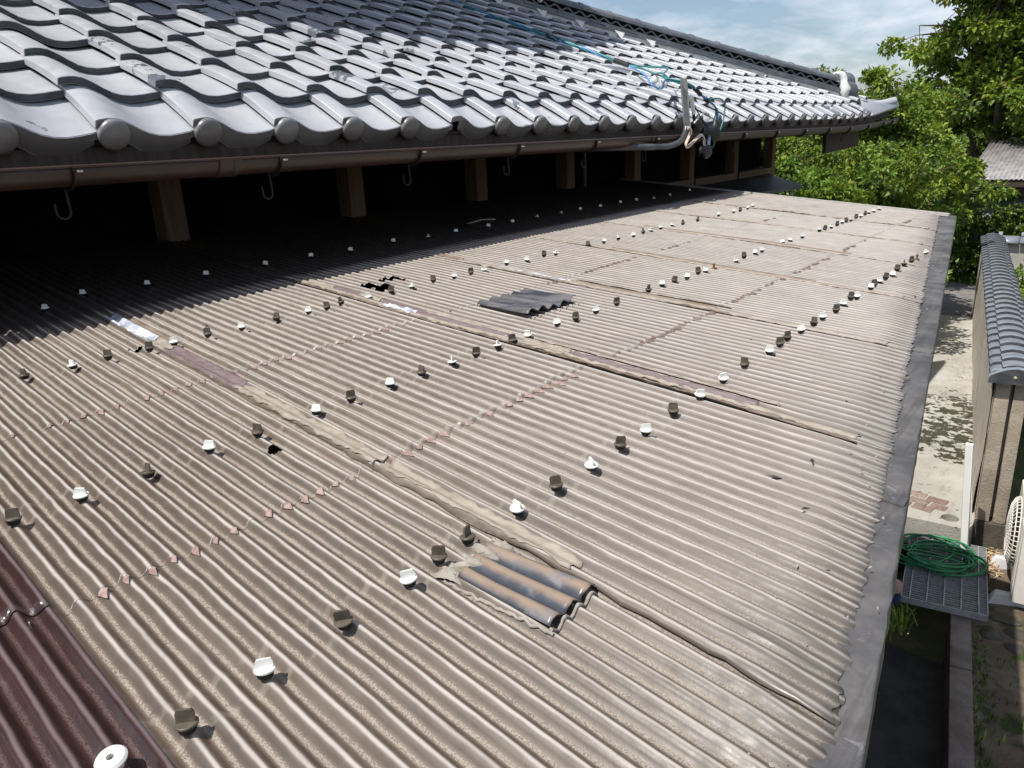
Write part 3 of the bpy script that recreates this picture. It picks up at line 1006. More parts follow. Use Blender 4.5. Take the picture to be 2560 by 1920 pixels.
# remnants of tape and bare plastic along the seams ----------------
def strip(c, x0, x1, mat, vlo, vhi, lift, label=None, seed=0):
    n = max(4, int(abs(x1 - x0) / 0.008))
    m = 9
    P = []
    for i in range(n + 1):
        x = x0 + (x1 - x0) * i / n
        e0 = 0.18 * mnoise.noise(Vector((x * 28, seed, 0))) + 0.12 * mnoise.noise(Vector((x * 75, seed, 4)))
        e1 = 0.16 * mnoise.noise(Vector((x * 22, seed, 9))) + 0.10 * mnoise.noise(Vector((x * 70, seed, 2)))
        row = []
        for j in range(m):
            v = (vlo + e0) + ((vhi + e1) - (vlo + e0)) * j / (m - 1)
            xx = x + (0.006 * mnoise.noise(Vector((v * 3, seed, 1))) if i in (0, n) else 0)
            y = float(col_y(c, v, xx))
            z = RZ(xx) + AMP * math.cos(2 * math.pi * v) + float(sag(xx, y)) + lift
            z += 2 * LZ if xx < LAP_B + 0.005 else (LZ if xx < LAP_A + 0.005 else 0)
            t = min(1, max(0, (1.2 - v) / 1.6))
            z += t * (0.0017 + 0.0040 * max(0, float(vnoise(xx * 3.7 + c * 5, c * 3.0))))
            z += 0.0003 * mnoise.noise(Vector((xx * 50, v * 3, 0)))
            row.append((xx, y, z))
        P.append(row)
    o = build(MB().grid(P), 'seam_tape_and_shading', mat, roof, ang=60, solid=0.0009)
    if label:
        tag(o, label)
    return o
L = 0.0009
chip_line = simple('brown clean plastic below the lap', (0.125, 0.090, 0.066), (0.19, 0.145, 0.112), 25, 0.5, 0.4)
for k, a in enumerate([
    (2, -1.99, -1.70, foil, -1.1, 0.25, L, 'bluish white foil remnant'),
    (2, -1.98, -1.66, tan, 0.3, 0.75, L, 'rotten tan strip'),
    (2, -1.69, -1.60, cream, -1.1, 0.5, L, None),
    (2, -1.595, -1.255, purple, -1.15, 0.45, L, 'purple brown bare strip'),
    (2, -1.25, -0.80, cream, -1.2, -0.2, L + 0.0012, 'long cream strip'),
    (2, -0.785, -0.42, cream, -1.1, -0.25, L, None),
    (3, -1.93, -1.79, cream, -1.1, 0.5, L, None),
    (3, -1.785, -1.66, purple, -1.1, 0.4, L, None),
    (3, -1.655, -1.56, cream, -1.0, 0.6, L + 0.001, None),
    (3, -1.52, -1.40, foil, -1.2, -0.2, L, 'pale foil remnant'),
    (3, -1.555, -1.07, purple, -0.9, 0.1, L * 0.5, None),
    (3, -1.39, -1.02, cream, 0.2, 0.8, L, None),
    (3, -1.02, -0.88, cream, -1.2, 0.0, L, None),
    (3, -0.87, -0.45, purple, -1.1, -0.1, L * 0.5, None),
    (3, -0.99, -0.42, cream, 0.0, 0.8, L + 0.002, None),
    (4, -1.93, -1.80, tan, -1.1, 0.2, L + 0.002, None),
    (4, -1.60, -1.30, foil, -1.1, -0.3, L, None),
    (4, -1.28, -0.80, tan, -0.7, 0.2, L * 0.5, None),
    (4, -1.28, -0.76, cream, 0.1, 0.6, L + 0.003, None),
    (5, -1.85, -1.55, cream, -1.0, -0.2, L, None),
    (5, -1.5, -0.7, tan, -0.9, 0.1, L, None),
    (6, -1.7, -0.75, tan, -0.9, 0.1, L, None),
    (7, -1.75, -1.2, cream, -1.0, 0.1, L, None),
    (8, -1.72, -1.0, cream, -1.3, -0.3, L + 0.002, None)]):
    strip(*a, seed=k * 3.7)
for c_ in range(3, 9):
    xe_ = x_front(seam_y(c_, -0.4)) - 0.03
    strip(c_, -1.98, xe_, chip_line, -1.80, -1.34, 0.0004, None, seed=100 + c_)  # clean brown plastic that also paints in the seam's dark shading
    strip(c_, -1.98, xe_, cream, -1.28, -0.72, 0.0006, None, seed=120 + c_)  # pale strip paints the bright highlight along the lap edge

# patches -----------------------------------------------------------
def patch(corners, nw, amp, h0, lift_end, mat, name, irregular, label):
    # corners: (near-camera upper), (far upper), (far lower), (near-camera lower)
    A, B, C_, D = [Vector((p[0], p[1], 0)) for p in corners]
    n, m = 26, int(nw * 10) + 1
    X = np.zeros((n, m, 3))
    UV = np.zeros((n, m, 2))
    for i in range(n):
        s = i / (n - 1)
        for j in range(m):
            t = j / (m - 1)
            p = A * (1 - s) * (1 - t) + B * (1 - s) * t + C_ * s * t + D * s * (1 - t)
            e = 0.0035 * mnoise.noise(Vector((t * 9, 3, 7))) * (s > 0.98)
            v = t * nw - 0.35
            z = RZ(p.x) + h0 + amp * math.cos(2 * math.pi * v) + lift_end * s * s * (1 + irregular * math.sin(t * 7.3 + 0.4))
            z += irregular * 0.004 * s * mnoise.noise(Vector((t * 5, s * 2, 1)))
            X[i, j] = (p.x + e, p.y, z)
            UV[i, j] = (s, v)
    idx = np.arange(n * m).reshape(n, m)
    q = np.stack([idx[:-1, :-1], idx[1:, :-1], idx[1:, 1:], idx[:-1, 1:]], -1).reshape(-1, 4)
    me = np_mesh(name, X, quads=q, uv=UV)
    if me.polygons[0].normal.z < 0:
        me.flip_normals()
    smooth(me, 60)
    o = link(name, me, mat, roof)
    sm = o.modifiers.new('thick', 'SOLIDIFY')
    sm.thickness = 0.0016
    sm.offset = 1
    return tag(o, label)
patch([(-0.512, 0.517), (-0.527, 0.592), (-0.383, 0.593), (-0.380, 0.507)], 2.75, 0.0036, 0.0062, 0.0025, patch_a, 'repair_patch', 0.3, 'small dark patch with tan ribs stuck on with sealant')
patch([(-1.322, 1.487), (-1.308, 1.690), (-1.128, 1.672), (-1.130, 1.460)], 4.6, 0.0055, 0.0085, 0.006, patch_b, 'repair_patch', 0.7, 'larger blue black patch with a curled lower edge')
def sealant_blob(path, w, h, seed, name='sealant'):
    P = []
    for i, p in enumerate(path):
        row = []
        for j in range(9):
            a = j / 8 * 2 - 1
            q = Vector(p) + Vector((a * w * (1 + 0.5 * mnoise.noise(Vector((i * 0.7, seed, 0)))), 0.2 * a * w, 0))
            q.x += 0.004 * mnoise.noise(Vector((i * 0.9, j * 0.8, seed)))
            z = on_roof(q.x, q.y) + 0.0005 + h * (1 - a * a) * (0.6 + 0.9 * abs(mnoise.noise(Vector((i * 0.8, j * 1.3, seed + 3)))))
            row.append((q.x, q.y, z))
        P.append(row)
    return build(MB().grid(P), name, sealant, roof, ang=70)
sealant_blob([(-0.520 - 0.010 * math.sin(t * 0.9), 0.508 + 0.0032 * t, 0) for t in range(28)], 0.016, 0.009, 1.0)
def side_bead(p0, p1, seed):
    pts = []
    n = 34
    for i in range(n):
        t = i / (n - 1)
        x = p0[0] + (p1[0] - p0[0]) * t
        y = p0[1] + (p1[1] - p0[1]) * t + 0.003 * mnoise.noise(Vector((i * 0.5, seed, 0)))
        pts.append((x, y, on_roof(x, y) + 0.0015 + 0.002 * mnoise.noise(Vector((i * 0.7, seed, 4)))))
    rs = [0.0022 * (1 + 0.6 * mnoise.noise(Vector((i * 0.6, seed, 8)))) for i in range(n)]
    return build(MB().tube(pts, rs, 7), 'sealant', sealant, roof, ang=70)
side_bead((-0.525, 0.508), (-0.372, 0.501), 2.0)
side_bead((-0.378, 0.505), (-0.380, 0.590), 3.0)
side_bead((-0.53, 0.598), (-0.40, 0.600), 6.0)
side_bead((-1.331, 1.47), (-1.316, 1.70), 4.0)
side_bead((-1.12, 1.45), (-1.112, 1.68), 5.0)
# flakes of plastic and grit at the ends of the corrugation
fl = MB()
for i in range(220):
    y = random.uniform(0.1, 4.2)
    x = x_front(y) + random.gauss(-0.015, 0.03)
    s = random.uniform(0.0008, 0.0034)
    a = random.uniform(0, 6.3)
    z = RZ(x) + 0.0035 + random.uniform(-0.002, 0.004)
    d = Vector((math.cos(a), math.sin(a), random.uniform(-.4, .5))) * s
    e = Vector((-math.sin(a), math.cos(a), random.uniform(-.4, .5))) * s * random.uniform(0.3, 0.8)
    p = Vector((x, y, z))
    fl.add([p - d, p + e, p + d, p - e * 0.7], [(0, 1, 2, 3)])
tag(build(fl, 'coating_flakes', sealant, roof, ang=0), kind='stuff')

# ------------------------------------------------------------------ tiled house
house = thing('house', 'old house with a silver grey tiled roof above dark walls', 'house', (-5.0, 3.5, ZG))
AL = R(22.9)
E_ = 0.2375
X0, Z0 = -2.2588, 0.1626
LEAN = 0.0188
TA = math.tan(AL)
S = Vector((-math.cos(AL), LEAN / E_, math.sin(AL)))
W = Vector((0, 1, 0))
N = Vector((math.sin(AL), 0, math.cos(AL)))
def plane_z(x):
    return Z0 - TA * (x - X0)
H0, H1 = Vector((-4.23, 5.916, 0)), Vector((-2.25, 8.75, 0))     # hip line in plan
HD = (H1 - H0).normalized()
HN = Vector((HD.y, -HD.x, 0))                                      # towards the camera side
def hip_side(p):
    return (Vector((p[0], p[1], 0)) - H0).dot(HN)
def lift(x, y):
    return 0.03 * max(0, y - 7.2) ** 2 * min(1, max(0, 1 - (-2.085 - x) / 1.3))
PROF = [(0.0, 0.0305), (0.012, 0.0340), (0.028, 0.0365), (0.044, 0.0370), (0.058, 0.0345), (0.074, 0.0285), (0.094, 0.0195), (0.116, 0.0075), (0.140, -0.0030), (0.168, -0.0095), (0.198, -0.0105), (0.230, -0.0062), (0.262, 0.0005), (0.280, 0.0035)]
TH = 0.0225
def tile_mesh(name, s_lo, s_hi, ns, drop_front=0.0):
    mb = MB()
    rows_t, rows_b = [], []
    for i in range(ns + 1):
        s = s_lo + (s_hi - s_lo) * i / ns
        f = (s - 0.0) / E_
        nt = (TH - drop_front) * (1 - f)                                # tilts down towards its head
        bow = 0.0030 * math.sin(math.pi * min(1, max(0, f)))
        rt, rb = [], []
        for (t, h) in PROF:
            hh = h + bow * (1 if h > 0.01 else 0.2)
            p = W * t + S * s + N * (nt + hh)
            q = W * t + S * s + N * (nt + hh - (TH - 0.001))
            rt.append(p)
            rb.append(q)
        rows_t.append(rt)
        rows_b.append(rb)
    m = len(PROF)
    vs = [p for r in rows_t for p in r] + [p for r in rows_b for p in r]
    o = (ns + 1) * m
    fs = []
    for i in range(ns):
        for j in range(m - 1):
            a = i * m + j
            fs.append((a, a + 1, a + m + 1, a + m))
            fs.append((o + a, o + a + m, o + a + m + 1, o + a + 1))
    for j in range(m - 1):
        fs.append((j, o + j, o + j + 1, j + 1))
        a = ns * m + j
        fs.append((a, a + 1, o + a + 1, o + a))
    for i in range(ns):
        a = i * m
        fs.append((a, a + m, o + a + m, o + a))
        b = a + m - 1
        fs.append((b, o + b, o + b + m, b + m))
    mb.add(vs, fs)
    return mb
tm = tile_mesh('roof_tile', 0.0, 0.272, 5).mesh('roof_tile', 32, bevel=0.0016)
tm.materials.append(tile_mat)
tm.materials.append(tile_edge)
def face_mat(me, idx):
    for p_ in me.polygons:
        if p_.normal.x > 0.72 and p_.normal.z < 0.35:
            p_.material_index = idx
face_mat(tm, 1)
tile_n = 0
NROW = 15
for i in range(1, NROW):
    for j in range(-3, 34):
        x = X0 - E_ * math.cos(AL) * (i - 1)
        y = 0.9225 + 0.265 * j + LEAN * (i - 1)
        z = plane_z(x)
        if y < 0.80 + 0.05 * (i - 1) - 0.265 * 1.2 + (0.26 * (i - 1) ** 1.02 if False else 0):
            continue
        c = Vector((x, y + 0.13, 0)) + Vector((S.x, S.y, 0)) * 0.12
        hs = hip_side(c)
        if hs < -0.20:
            continue
        p = Vector((x, y, z + lift(x, y)))
        if hs < 0.22:
            me = tm.copy()
            bm = bmesh.new()
            bm.from_mesh(me)
            bmesh.ops.bisect_plane(bm, geom=bm.verts[:] + bm.edges[:] + bm.faces[:], plane_co=H0 + HN * 0.03 - p, plane_no=HN, clear_inner=True)
            empty = len(bm.faces) == 0
            bm.to_mesh(me)
            bm.free()
            if empty:
                continue
            smooth(me, 32)
        else:
            me = tm
        o = link('roof_tile', me, None, house, p)
        if me is tm:
            o.rotation_euler = (random.gauss(0, 0.006), random.gauss(0, 0.006), random.gauss(0, 0.005))
            if random.random() < 0.06:
                o.location.z += 0.004
        tile_n += 1
# eave tiles with a hanging skirt and a round end
def eave_mesh(broken=False):
    D_ = 0.036
    mb = tile_mesh('eave_tile', -0.010, 0.272, 5, D_)
    # skirt below the pan
    top = [(t, h) for t, h in PROF if t >= 0.05]
    P = []
    Fd = Vector((1, 0, 0))
    for (t, h) in top[:-1]:
        a = W * t + N * (TH - D_ + h - 0.001) + S * -0.012
        u = (t - 0.05) / 0.22
        low = TH - D_ - 0.030 + 0.6 * max(0, h) - 0.034 * math.sin(math.pi * min(1, max(0, u))) ** 0.8
        b = W * t + N * low + S * -0.004 + Fd * 0.004
        P.append((a, b))
    o = []
    th = Fd * -0.016
    vs = []
    for a, b in P:
        vs += [a, b, a + th, b + th]
    fs = []
    for k in range(len(P) - 1):
        q = 4 * k
        fs += [(q, q + 1, q + 5, q + 4), (q + 2, q + 6, q + 7, q + 3), (q + 1, q + 3, q + 7, q + 5), (q, q + 4, q + 6, q + 2)]
    fs += [(0, 2, 3, 1), (len(vs) - 4, len(vs) - 3, len(vs) - 1, len(vs) - 2)]
    mb.add(vs, fs)
    return mb.mesh('eave_tile', 32, bevel=0.0014)
em = eave_mesh()
em.materials.append(tile_mat)
em.materials.append(eave_face)
face_mat(em, 1)
def round_end():
    ax = Vector((math.cos(AL), 0, -math.sin(AL)))
    return MB().lathe((0, 0, 0), [(0.036, -0.05), (0.038, -0.014), (0.0405, -0.009), (0.041, 0.004), (0.0385, 0.0085), (0.030, 0.0135), (0.015, 0.0165), (0.003, 0.017)], 26, axis=ax).mesh('round_end', 40)
rem = round_end()
rem.materials.append(eave_face)
for j in range(-2, 28):
    x = -2.085
    y = 0.9225 + 0.265 * j
    p = Vector((x, y, plane_z(x) - 0.004 + lift(x, y)))
    o = link('eave_tile', em, None, house, p)
    if j == 5:
        tag(o, 'eave tile whose round end has broken off')
        continue
    c = Vector((-2.076, 0.9645 + 0.265 * j, 0.0615 + lift(x, y)))
    r_ = link('round_end', rem, None, o, c)
# upturned corner tile at the end of the eaves
ct = MB()
pp, rr = [], []
for k in range(14):
    t = k / 13
    pp.append(Vector((-2.46 + 0.40 * t, 8.45 + 0.57 * t, 0.185 - 0.075 * t + 0.11 * t ** 2.2)))
    rr.append(0.060 - 0.018 * t)
ct.tube(pp, rr, 14)
build(ct, 'corner_tile', tile_mat, house, ang=50)
# wedge of pan tiles under it
cw = MB()
cw.add([(-2.10, 8.32, 0.062), (-2.02, 9.02, 0.155), (-2.06, 9.12, 0.19), (-2.62, 8.34, 0.29), (-2.55, 8.25, 0.27)], [(0, 1, 2, 3, 4)])
build(cw, 'corner_pan', tile_mat, house, solid=0.025)

# roof deck, soffit, fascia
dk = MB()
def deckp(x, y, off):
    return (x, y, plane_z(x) + off + lift(x, y))
top_x = -6.2
hy = lambda x: H0.y + (x - H0.x) * HD.y / HD.x
P = []
for k in range(14):
    x = -2.12 + (top_x + 2.12) * k / 13
    y1 = min(hy(x) - 0.02, 8.95)
    P.append([deckp(x, y, -0.085) for y in np.linspace(-1.2, max(y1, -1.0), 12)])
dk.grid(P)
build(dk, 'roof_deck', wood_dk, house, solid=0.03, ang=0)
# far hip face: plain tile bed
hf = MB()
hp = [(H1.x + 0.1, H1.y + 0.1), (H0.x, H0.y), (-6.2, hy(-6.2))]
hf.add([(x, y, plane_z(x) - 0.01) for x, y in hp] + [(-6.2, 8.95, 0.1)], [(0, 1, 2, 3)])
build(hf, 'hip_face', ridge_mat, house, ang=0, solid=0.02)
fa = MB()
for a, b in [((-2.115, -1.2, 0.005), (-2.115, 7.2, 0.005)), ((-2.115, 7.2, 0.005), (-2.112, 8.1, 0.03)), ((-2.112, 8.1, 0.03), (-2.105, 8.95, 0.10))]:
    fa.bar(a, b, 0.02, 0.055)
build(fa, 'fascia', wood_dk, house)
fb = MB()
fb.bar((-2.15, -1.2, -0.035), (-2.15, 8.3, -0.032), 0.045, 0.03)
build(fb, 'eave_batten', wood, house)
for k in range(20):
    y = -0.6 + 0.4775 * k
    rf = MB()
    rf.bar((-2.17, y, plane_z(-2.17) - 0.105), (-3.2, y, plane_z(-3.2) - 0.105), 0.045, 0.055)
    build(rf, 'rafter', wood, house)
# main wall behind the posts, sill and corner
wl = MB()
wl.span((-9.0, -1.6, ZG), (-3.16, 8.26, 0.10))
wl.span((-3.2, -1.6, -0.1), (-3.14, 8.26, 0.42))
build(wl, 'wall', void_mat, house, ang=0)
for y in [-0.33, 0.623, 1.578, 2.533, 3.488, 4.42, 5.34, 6.287, 7.248, 8.235]:
    ps = MB()
    ps.span((-3.10, y - 0.047, -0.62), (-3.005, y + 0.047, 0.46))
    build(ps, 'post', wood, house, bevel=0.004)
sl = MB()
sl.span((-3.155, 5.39, -0.445), (-2.99, 6.238, -0.385))
sl.span((-3.155, 6.336, -0.445), (-2.99, 7.20, -0.385))
sl.span((-3.155, 7.297, -0.445), (-2.99, 8.186, -0.385))
build(sl, 'sill', wood, house)
dp = MB()
dp.tube([(-3.0, 4.58, 0.2), (-3.0, 4.58, -0.4)], 0.014, 8)
build(dp, 'downpipe', gutter_mat, house)
# small dark canopy below the far windows
cn = MB()
cn.add([(-3.08, 5.1, -0.455), (-3.05, 8.2, -0.478), (-2.43, 7.45, -0.545), (-2.36, 5.0, -0.50)], [(0, 1, 2, 3)])
build(cn, 'canopy', simple('dark canopy sheet', (0.045, 0.046, 0.048), (0.06, 0.06, 0.062), 6, 0.5), house, solid=0.03, ang=0)
cp = MB()
cp.tube([(-2.50, 7.35, -0.57), (-2.50, 7.35, ZG)], 0.018, 8)
build(cp, 'canopy_post', galv, house)
# dark board hanging below the far eaves
bd = MB()
bd.add([(-2.30, 7.52, -0.05), (-2.30, 8.56, -0.05), (-2.30, 8.62, -0.205), (-2.30, 7.545, -0.24)], [(0, 1, 2, 3)])
o = build(bd, 'hanging_board', wood_dk, house, solid=0.03, ang=0)
tag(o, 'dark board hanging below the far eaves')
# upper storey: wall and eaves above this roof (they throw the shade on its upper rows)
uw = MB()
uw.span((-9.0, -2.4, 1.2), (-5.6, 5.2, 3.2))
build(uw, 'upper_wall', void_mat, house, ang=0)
ue = MB()
ue.add([(-3.62, -4.0, 2.60), (-3.36, 3.1, 2.60), (-3.92, 5.25, 2.70), (-6.5, 5.6, 3.85), (-6.5, -4.0, 3.85)], [(0, 1, 2, 3, 4)])
build(ue, 'upper_roof', ridge_mat, house, ang=0, solid=-0.09)

# ridge along the hip ----------------------------------------------
DZ = -TA * (H1.x - H0.x) / (H1 - H0).length
RD = (HD + Vector((0, 0, DZ))).normalized()
RS = HN.copy()
RU = RS.cross(RD).normalized()
if RU.z < 0:
    RU = -RU
def rp(t, s, u):          # t metres along the hip from H0, s sideways (towards camera), u up
    b = H0 + HD * t
    cz = 0.02 * (t / 3.4) ** 2 if t > 0 else 0        # slight upward sweep
    return Vector((b.x, b.y, plane_z(b.x))) + RS * s + Vector((0, 0, u + max(0, cz)))
T0, T1 = -1.6, 3.02
ridge = link('ridge', MB().add([rp(T0, -0.10, -0.05), rp(T0, 0.10, -0.05), rp(T0, 0.10, 0.035), rp(T0, -0.10, 0.035), rp(T1, -0.10, -0.05), rp(T1, 0.10, -0.05), rp(T1, 0.10, 0.035), rp(T1, -0.10, 0.035)],
    [(0, 1, 2, 3), (7, 6, 5, 4), (0, 4, 5, 1), (1, 5, 6, 2), (2, 6, 7, 3), (3, 7, 4, 0)]).mesh('ridge', 0), plaster, house)
def course(u, half, th, length, off, name='ridge_tile'):
    n = int((T1 - T0) / length) + 1
    for k in range(n):
        a = T0 + k * length + off
        b = min(a + length - 0.003, T1)
        if b - a < 0.05:
            continue
        mb = MB()
        d0 = random.uniform(-0.001, 0.001)
        vs = []
        for t, du in ((a, 0.004), (b, 0.0)):
            vs += [rp(t, half, u + du + d0 - 0.004), rp(t, half, u + th + du + d0 - 0.004), rp(t, -half, u + th + du + d0 - 0.004), rp(t, -half, u + du + d0 - 0.004)]
        mb.add(vs, [(3, 2, 1, 0), (4, 5, 6, 7), (0, 1, 5, 4), (1, 2, 6, 5), (2, 3, 7, 6), (3, 0, 4, 7)])
        build(mb, name, ridge_mat, ridge, bevel=0.002)
course(0.035, 0.115, 0.024, 0.30, 0.0)
course(0.060, 0.108, 0.024, 0.30, 0.15)
# dark core with a wavy tile band
core = MB()
core.add([rp(T0, -0.075, 0.084), rp(T0, 0.075, 0.084), rp(T0, 0.075, 0.135), rp(T0, -0.075, 0.135), rp(T1, -0.075, 0.084), rp(T1, 0.075, 0.084), rp(T1, 0.075, 0.135), rp(T1, -0.075, 0.135)],
    [(0, 1, 2, 3), (7, 6, 5, 4), (0, 4, 5, 1), (1, 5, 6, 2), (2, 6, 7, 3), (3, 7, 4, 0)])
build(core, 'ridge_core', void_mat, ridge, ang=0)
for side in (1,):
    wv = MB()
    pts = [rp(T0 + k * 0.0125, side * 0.0775, 0.110 + 0.015 * math.sin(2 * math.pi * k * 0.0125 / 0.115)) for k in range(int((T1 - T0) / 0.0125))]
    for a, b in zip(pts[:-1], pts[1:]):
        wv.bar(a, b, 0.006, 0.013)
    build(wv, 'wave_band', ridge_mat, ridge, ang=60)
course(0.137, 0.100, 0.026, 0.30, 0.08)
# half round cap tiles
def cap_piece(a, b):
    mb = MB()
    P = []
    n = 10
    for t, r in ((a, 0.049), (b - 0.045, 0.049), (b - 0.043, 0.056), (b - 0.004, 0.056), (b - 0.001, 0.050)):
        row = []
        for k in range(n + 1):
            g = math.pi * k / n
            row.append(rp(t, math.cos(g) * r, 0.158 + math.sin(g) * r * 1.02))
        P.append(row)
    mb.grid(P)
    ends = [r for r in (P[0], P[-1])]
    o = len(mb.v)
    mb.v += [tuple(p) for p in ends[0]] + [tuple(p) for p in ends[1]]
    mb.f.append(tuple(range(o, o + n + 1)))
    mb.f.append(tuple(range(o + 2 * n + 1, o + n, -1)))
    return build(mb, 'ridge_cap_tile', ridge_mat, ridge, ang=40)
t = T0
while t < T1 - 0.05:
    cap_piece(t, min(t + 0.275, T1))
    t += 0.275
# white mortar at the cut tile heads along the ridge
for k in range(9):
    t = -1.2 + k * 0.36 + random.uniform(-0.05, 0.05)
    if t > 1.3:
        continue
    mb = MB()
    c = rp(t, 0.118, 0.022)
    mb.add([c + RD * -0.05 + Vector((0, 0, .02)), c + RD * 0.05 + Vector((0, 0, .02)), c + RD * 0.01 + RS * 0.03 + Vector((0, 0, -0.045)), c + RS * -0.03],
        [(0, 1, 2), (0, 2, 3), (1, 3, 2), (0, 3, 1)])
    build(mb, 'mortar', plaster, ridge, ang=0)
mb = MB()
P0 = rp(-0.12, 0.10, 0.16)
mb.tube([P0 + Vector((-0.01, 0, 0.08)), P0 + Vector((0.01, 0, 0.04)), P0, P0 + Vector((0.02, 0, -0.045)), P0 + Vector((0.015, 0, -0.065))], [0.016, 0.022, 0.026, 0.028, 0.012], 10)
build(mb, 'plaster_lump', plaster, ridge, ang=60)
# ornamental end tile: rounded grey body with white plastered horn
on = MB()
c = rp(T1 + 0.13, 0, 0.11)
def superell(c, a, b, d, e=0.6, n=18, m=12):
    P = []
    for i in range(m + 1):
        ph = -math.pi / 2 + math.pi * i / m
        row = []
        for k in range(n + 1):
            th = 2 * math.pi * k / n
            f = lambda q: math.copysign(abs(q) ** e, q)
            row.append(c + RD * (a * f(math.cos(ph)) * f(math.cos(th))) + RS * (b * f(math.cos(ph)) * f(math.sin(th))) + Vector((0, 0, 1)) * (d * f(math.sin(ph))))
        P.append(row)
    return P
on.grid(superell(c + Vector((0, 0, -0.035)), 0.115, 0.14, 0.11, 0.72))
on.grid(superell(c + Vector((0, 0, 0.065)), 0.09, 0.105, 0.085, 0.8))
orn = build(on, 'end_ornament', ridge_mat, house, ang=60)
hw = MB()
hb_ = rp(T1 + 0.00, 0.10, 0.0)
hpts = [hb_ + RD * a + RS * s_ + Vector((0, 0, z)) for a, s_, z in
        ((0.045, 0.03, 0.005), (0.03, 0.035, 0.04), (0.05, 0.03, 0.075), (0.03, 0.02, 0.105), (0.035, 0.01, 0.14), (0.035, 0.0, 0.175), (0.015, -0.01, 0.205), (-0.015, -0.02, 0.215), (-0.05, -0.025, 0.205), (-0.07, -0.03, 0.19))]
hw.tube(hpts, [0.026, 0.042, 0.050, 0.042, 0.034, 0.036, 0.036, 0.024, 0.012, 0.003], 12)
build(hw, 'plaster_horn', plaster, orn, ang=70)

# gutter ------------------------------------------------------------
gut = None
def gz(y):
    return -0.012 + (0.022 * max(0, y - 7.2) ** 1.8)
def gxo(y):
    return -2.040
gm = MB()
P = []
for y in np.linspace(-1.3, 9.0, 84):
    row = []
    for k in range(13):
        a = math.pi * (1 + k / 12)
        row.append((gxo(y) + 0.046 * math.cos(a) * -1, y, gz(y) + 0.046 * math.sin(a) * 1.0))
    # rolled lip
    P.append([(r[0], r[1], r[2]) for r in row])
gm.grid(P)
gut = build(gm, 'gutter', gutter_mat, house, ang=60, solid=0.003)
lipm = MB()
lipm.tube([(gxo(y) + 0.046, y, gz(y) + 0.001) for y in np.linspace(-1.3, 9.0, 84)], 0.0042, 8)
build(lipm, 'gutter_lip', gutter_mat, gut, ang=60)
for y in (1.235, 3.72, 4.35):
    cl = MB()
    P = []
    for dy in (-0.035, -0.034, -0.012, -0.011, 0.011, 0.012, 0.034, 0.035):
        r = 0.0505 if abs(dy) in (0.034, 0.012, 0.011) else 0.0475
        r = 0.049 if abs(dy) == 0.011 else r
        P.append([(gxo(y) - r * math.cos(math.pi * (1 + k / 12)), y + dy, gz(y) + r * math.sin(math.pi * (1 + k / 12))) for k in range(13)])
    cl.grid(P)
    build(cl, 'gutter_joint', gutter_mat, gut, ang=40)
for y in [0.225, 0.812, 1.399, 1.986, 2.560, 3.147, 3.734, 4.33, 4.92, 5.5, 6.09, 6.68, 7.27, 7.86, 8.4, 8.75]:
    bk = MB()
    pts = []
    for k in range(13):
        a = math.pi * (1 + k / 12)
        pts.append(Vector((gxo(y) - 0.0505 * math.cos(a), y, gz(y) + 0.0505 * math.sin(a))))
    for a, b in zip(pts[:-1], pts[1:]):
        bk.bar(a, b, 0.014, 0.003, up=(0, 1, 0.01))
    br = build(bk, 'gutter_bracket', iron, gut, ang=0)
    hk = MB()
    hz = gz(y) - 0.05
    hkp = [Vector((gxo(y) - 0.02, y, hz)), Vector((gxo(y) - 0.015, y, hz - 0.045))]
    for k in range(9):
        a = math.pi * k / 8
        hkp.append(Vector((gxo(y) - 0.015, y - 0.017 + 0.017 * math.cos(a), hz - 0.055 - 0.017 * math.sin(a))))
    hkp.append(hkp[-1] + Vector((0, 0, 0.02)))
    hk.tube(hkp, 0.0032, 6)
    build(hk, 'hook', iron, br, ang=60)
    nb = MB()
    nb.box((gxo(y) + 0.053, y + 0.012, gz(y) - 0.010), (0.008, 0.005, 0.0022))
    build(nb, 'screw_tip', brass, br)

# ------------------------------------------------------------------ service cable and its mast
cab = thing('power_cable', 'blue and teal service cable with white insulators on a steel mast at the eaves', 'cable', (-2.0, 4.09, -0.05))
def smooth_path(pts, n=8):
    pts = [Vector(p) for p in pts]
    out = []
    for i in range(len(pts) - 1):
        p0, p1, p2, p3 = pts[max(i - 1, 0)], pts[i], pts[i + 1], pts[min(i + 2, len(pts) - 1)]
        for k in range(n):
            t = k / n
            out.append(0.5 * ((2 * p1) + (p2 - p0) * t + (2 * p0 - 5 * p1 + 4 * p2 - p3) * t * t + (3 * p1 - p0 - 3 * p2 + p3) * t ** 3))
    out.append(pts[-1])
    return out
main = smooth_path([(-6.5, 4.50, 2.25), (-5.3, 4.52, 1.60), (-4.113, 4.546, 1.006), (-3.503, 4.558, 0.762), (-2.962, 4.633, 0.545), (-2.726, 4.66, 0.45)], 14)
def twist(path, r, ph, pitch=0.30):
    out, s = [], 0
    for i, p in enumerate(path):
        if i:
            s += (p - path[i - 1]).length
        a = 2 * math.pi * s / pitch + ph
        out.append(p + Vector((0, math.cos(a), math.sin(a))) * r)
    return out
for mat, ph in ((teal, 0), (blue, 2.1), (teal, 4.2)):
    build(MB().tube(twist(main, 0.0062, ph), 0.0062, 7), 'cable_strand', mat, cab, ang=60)
build(MB().tube([(-3.30, 4.585, 0.68), (-3.20, 4.60, 0.64)], 0.015, 10), 'tape_wrap', tape_blk, cab)
build(MB().tube([(-2.80, 4.65, 0.48), (-2.70, 4.665, 0.44)], 0.016, 10), 'tape_wrap', tape_blk, cab)
end = Vector((-2.70, 4.665, 0.44))
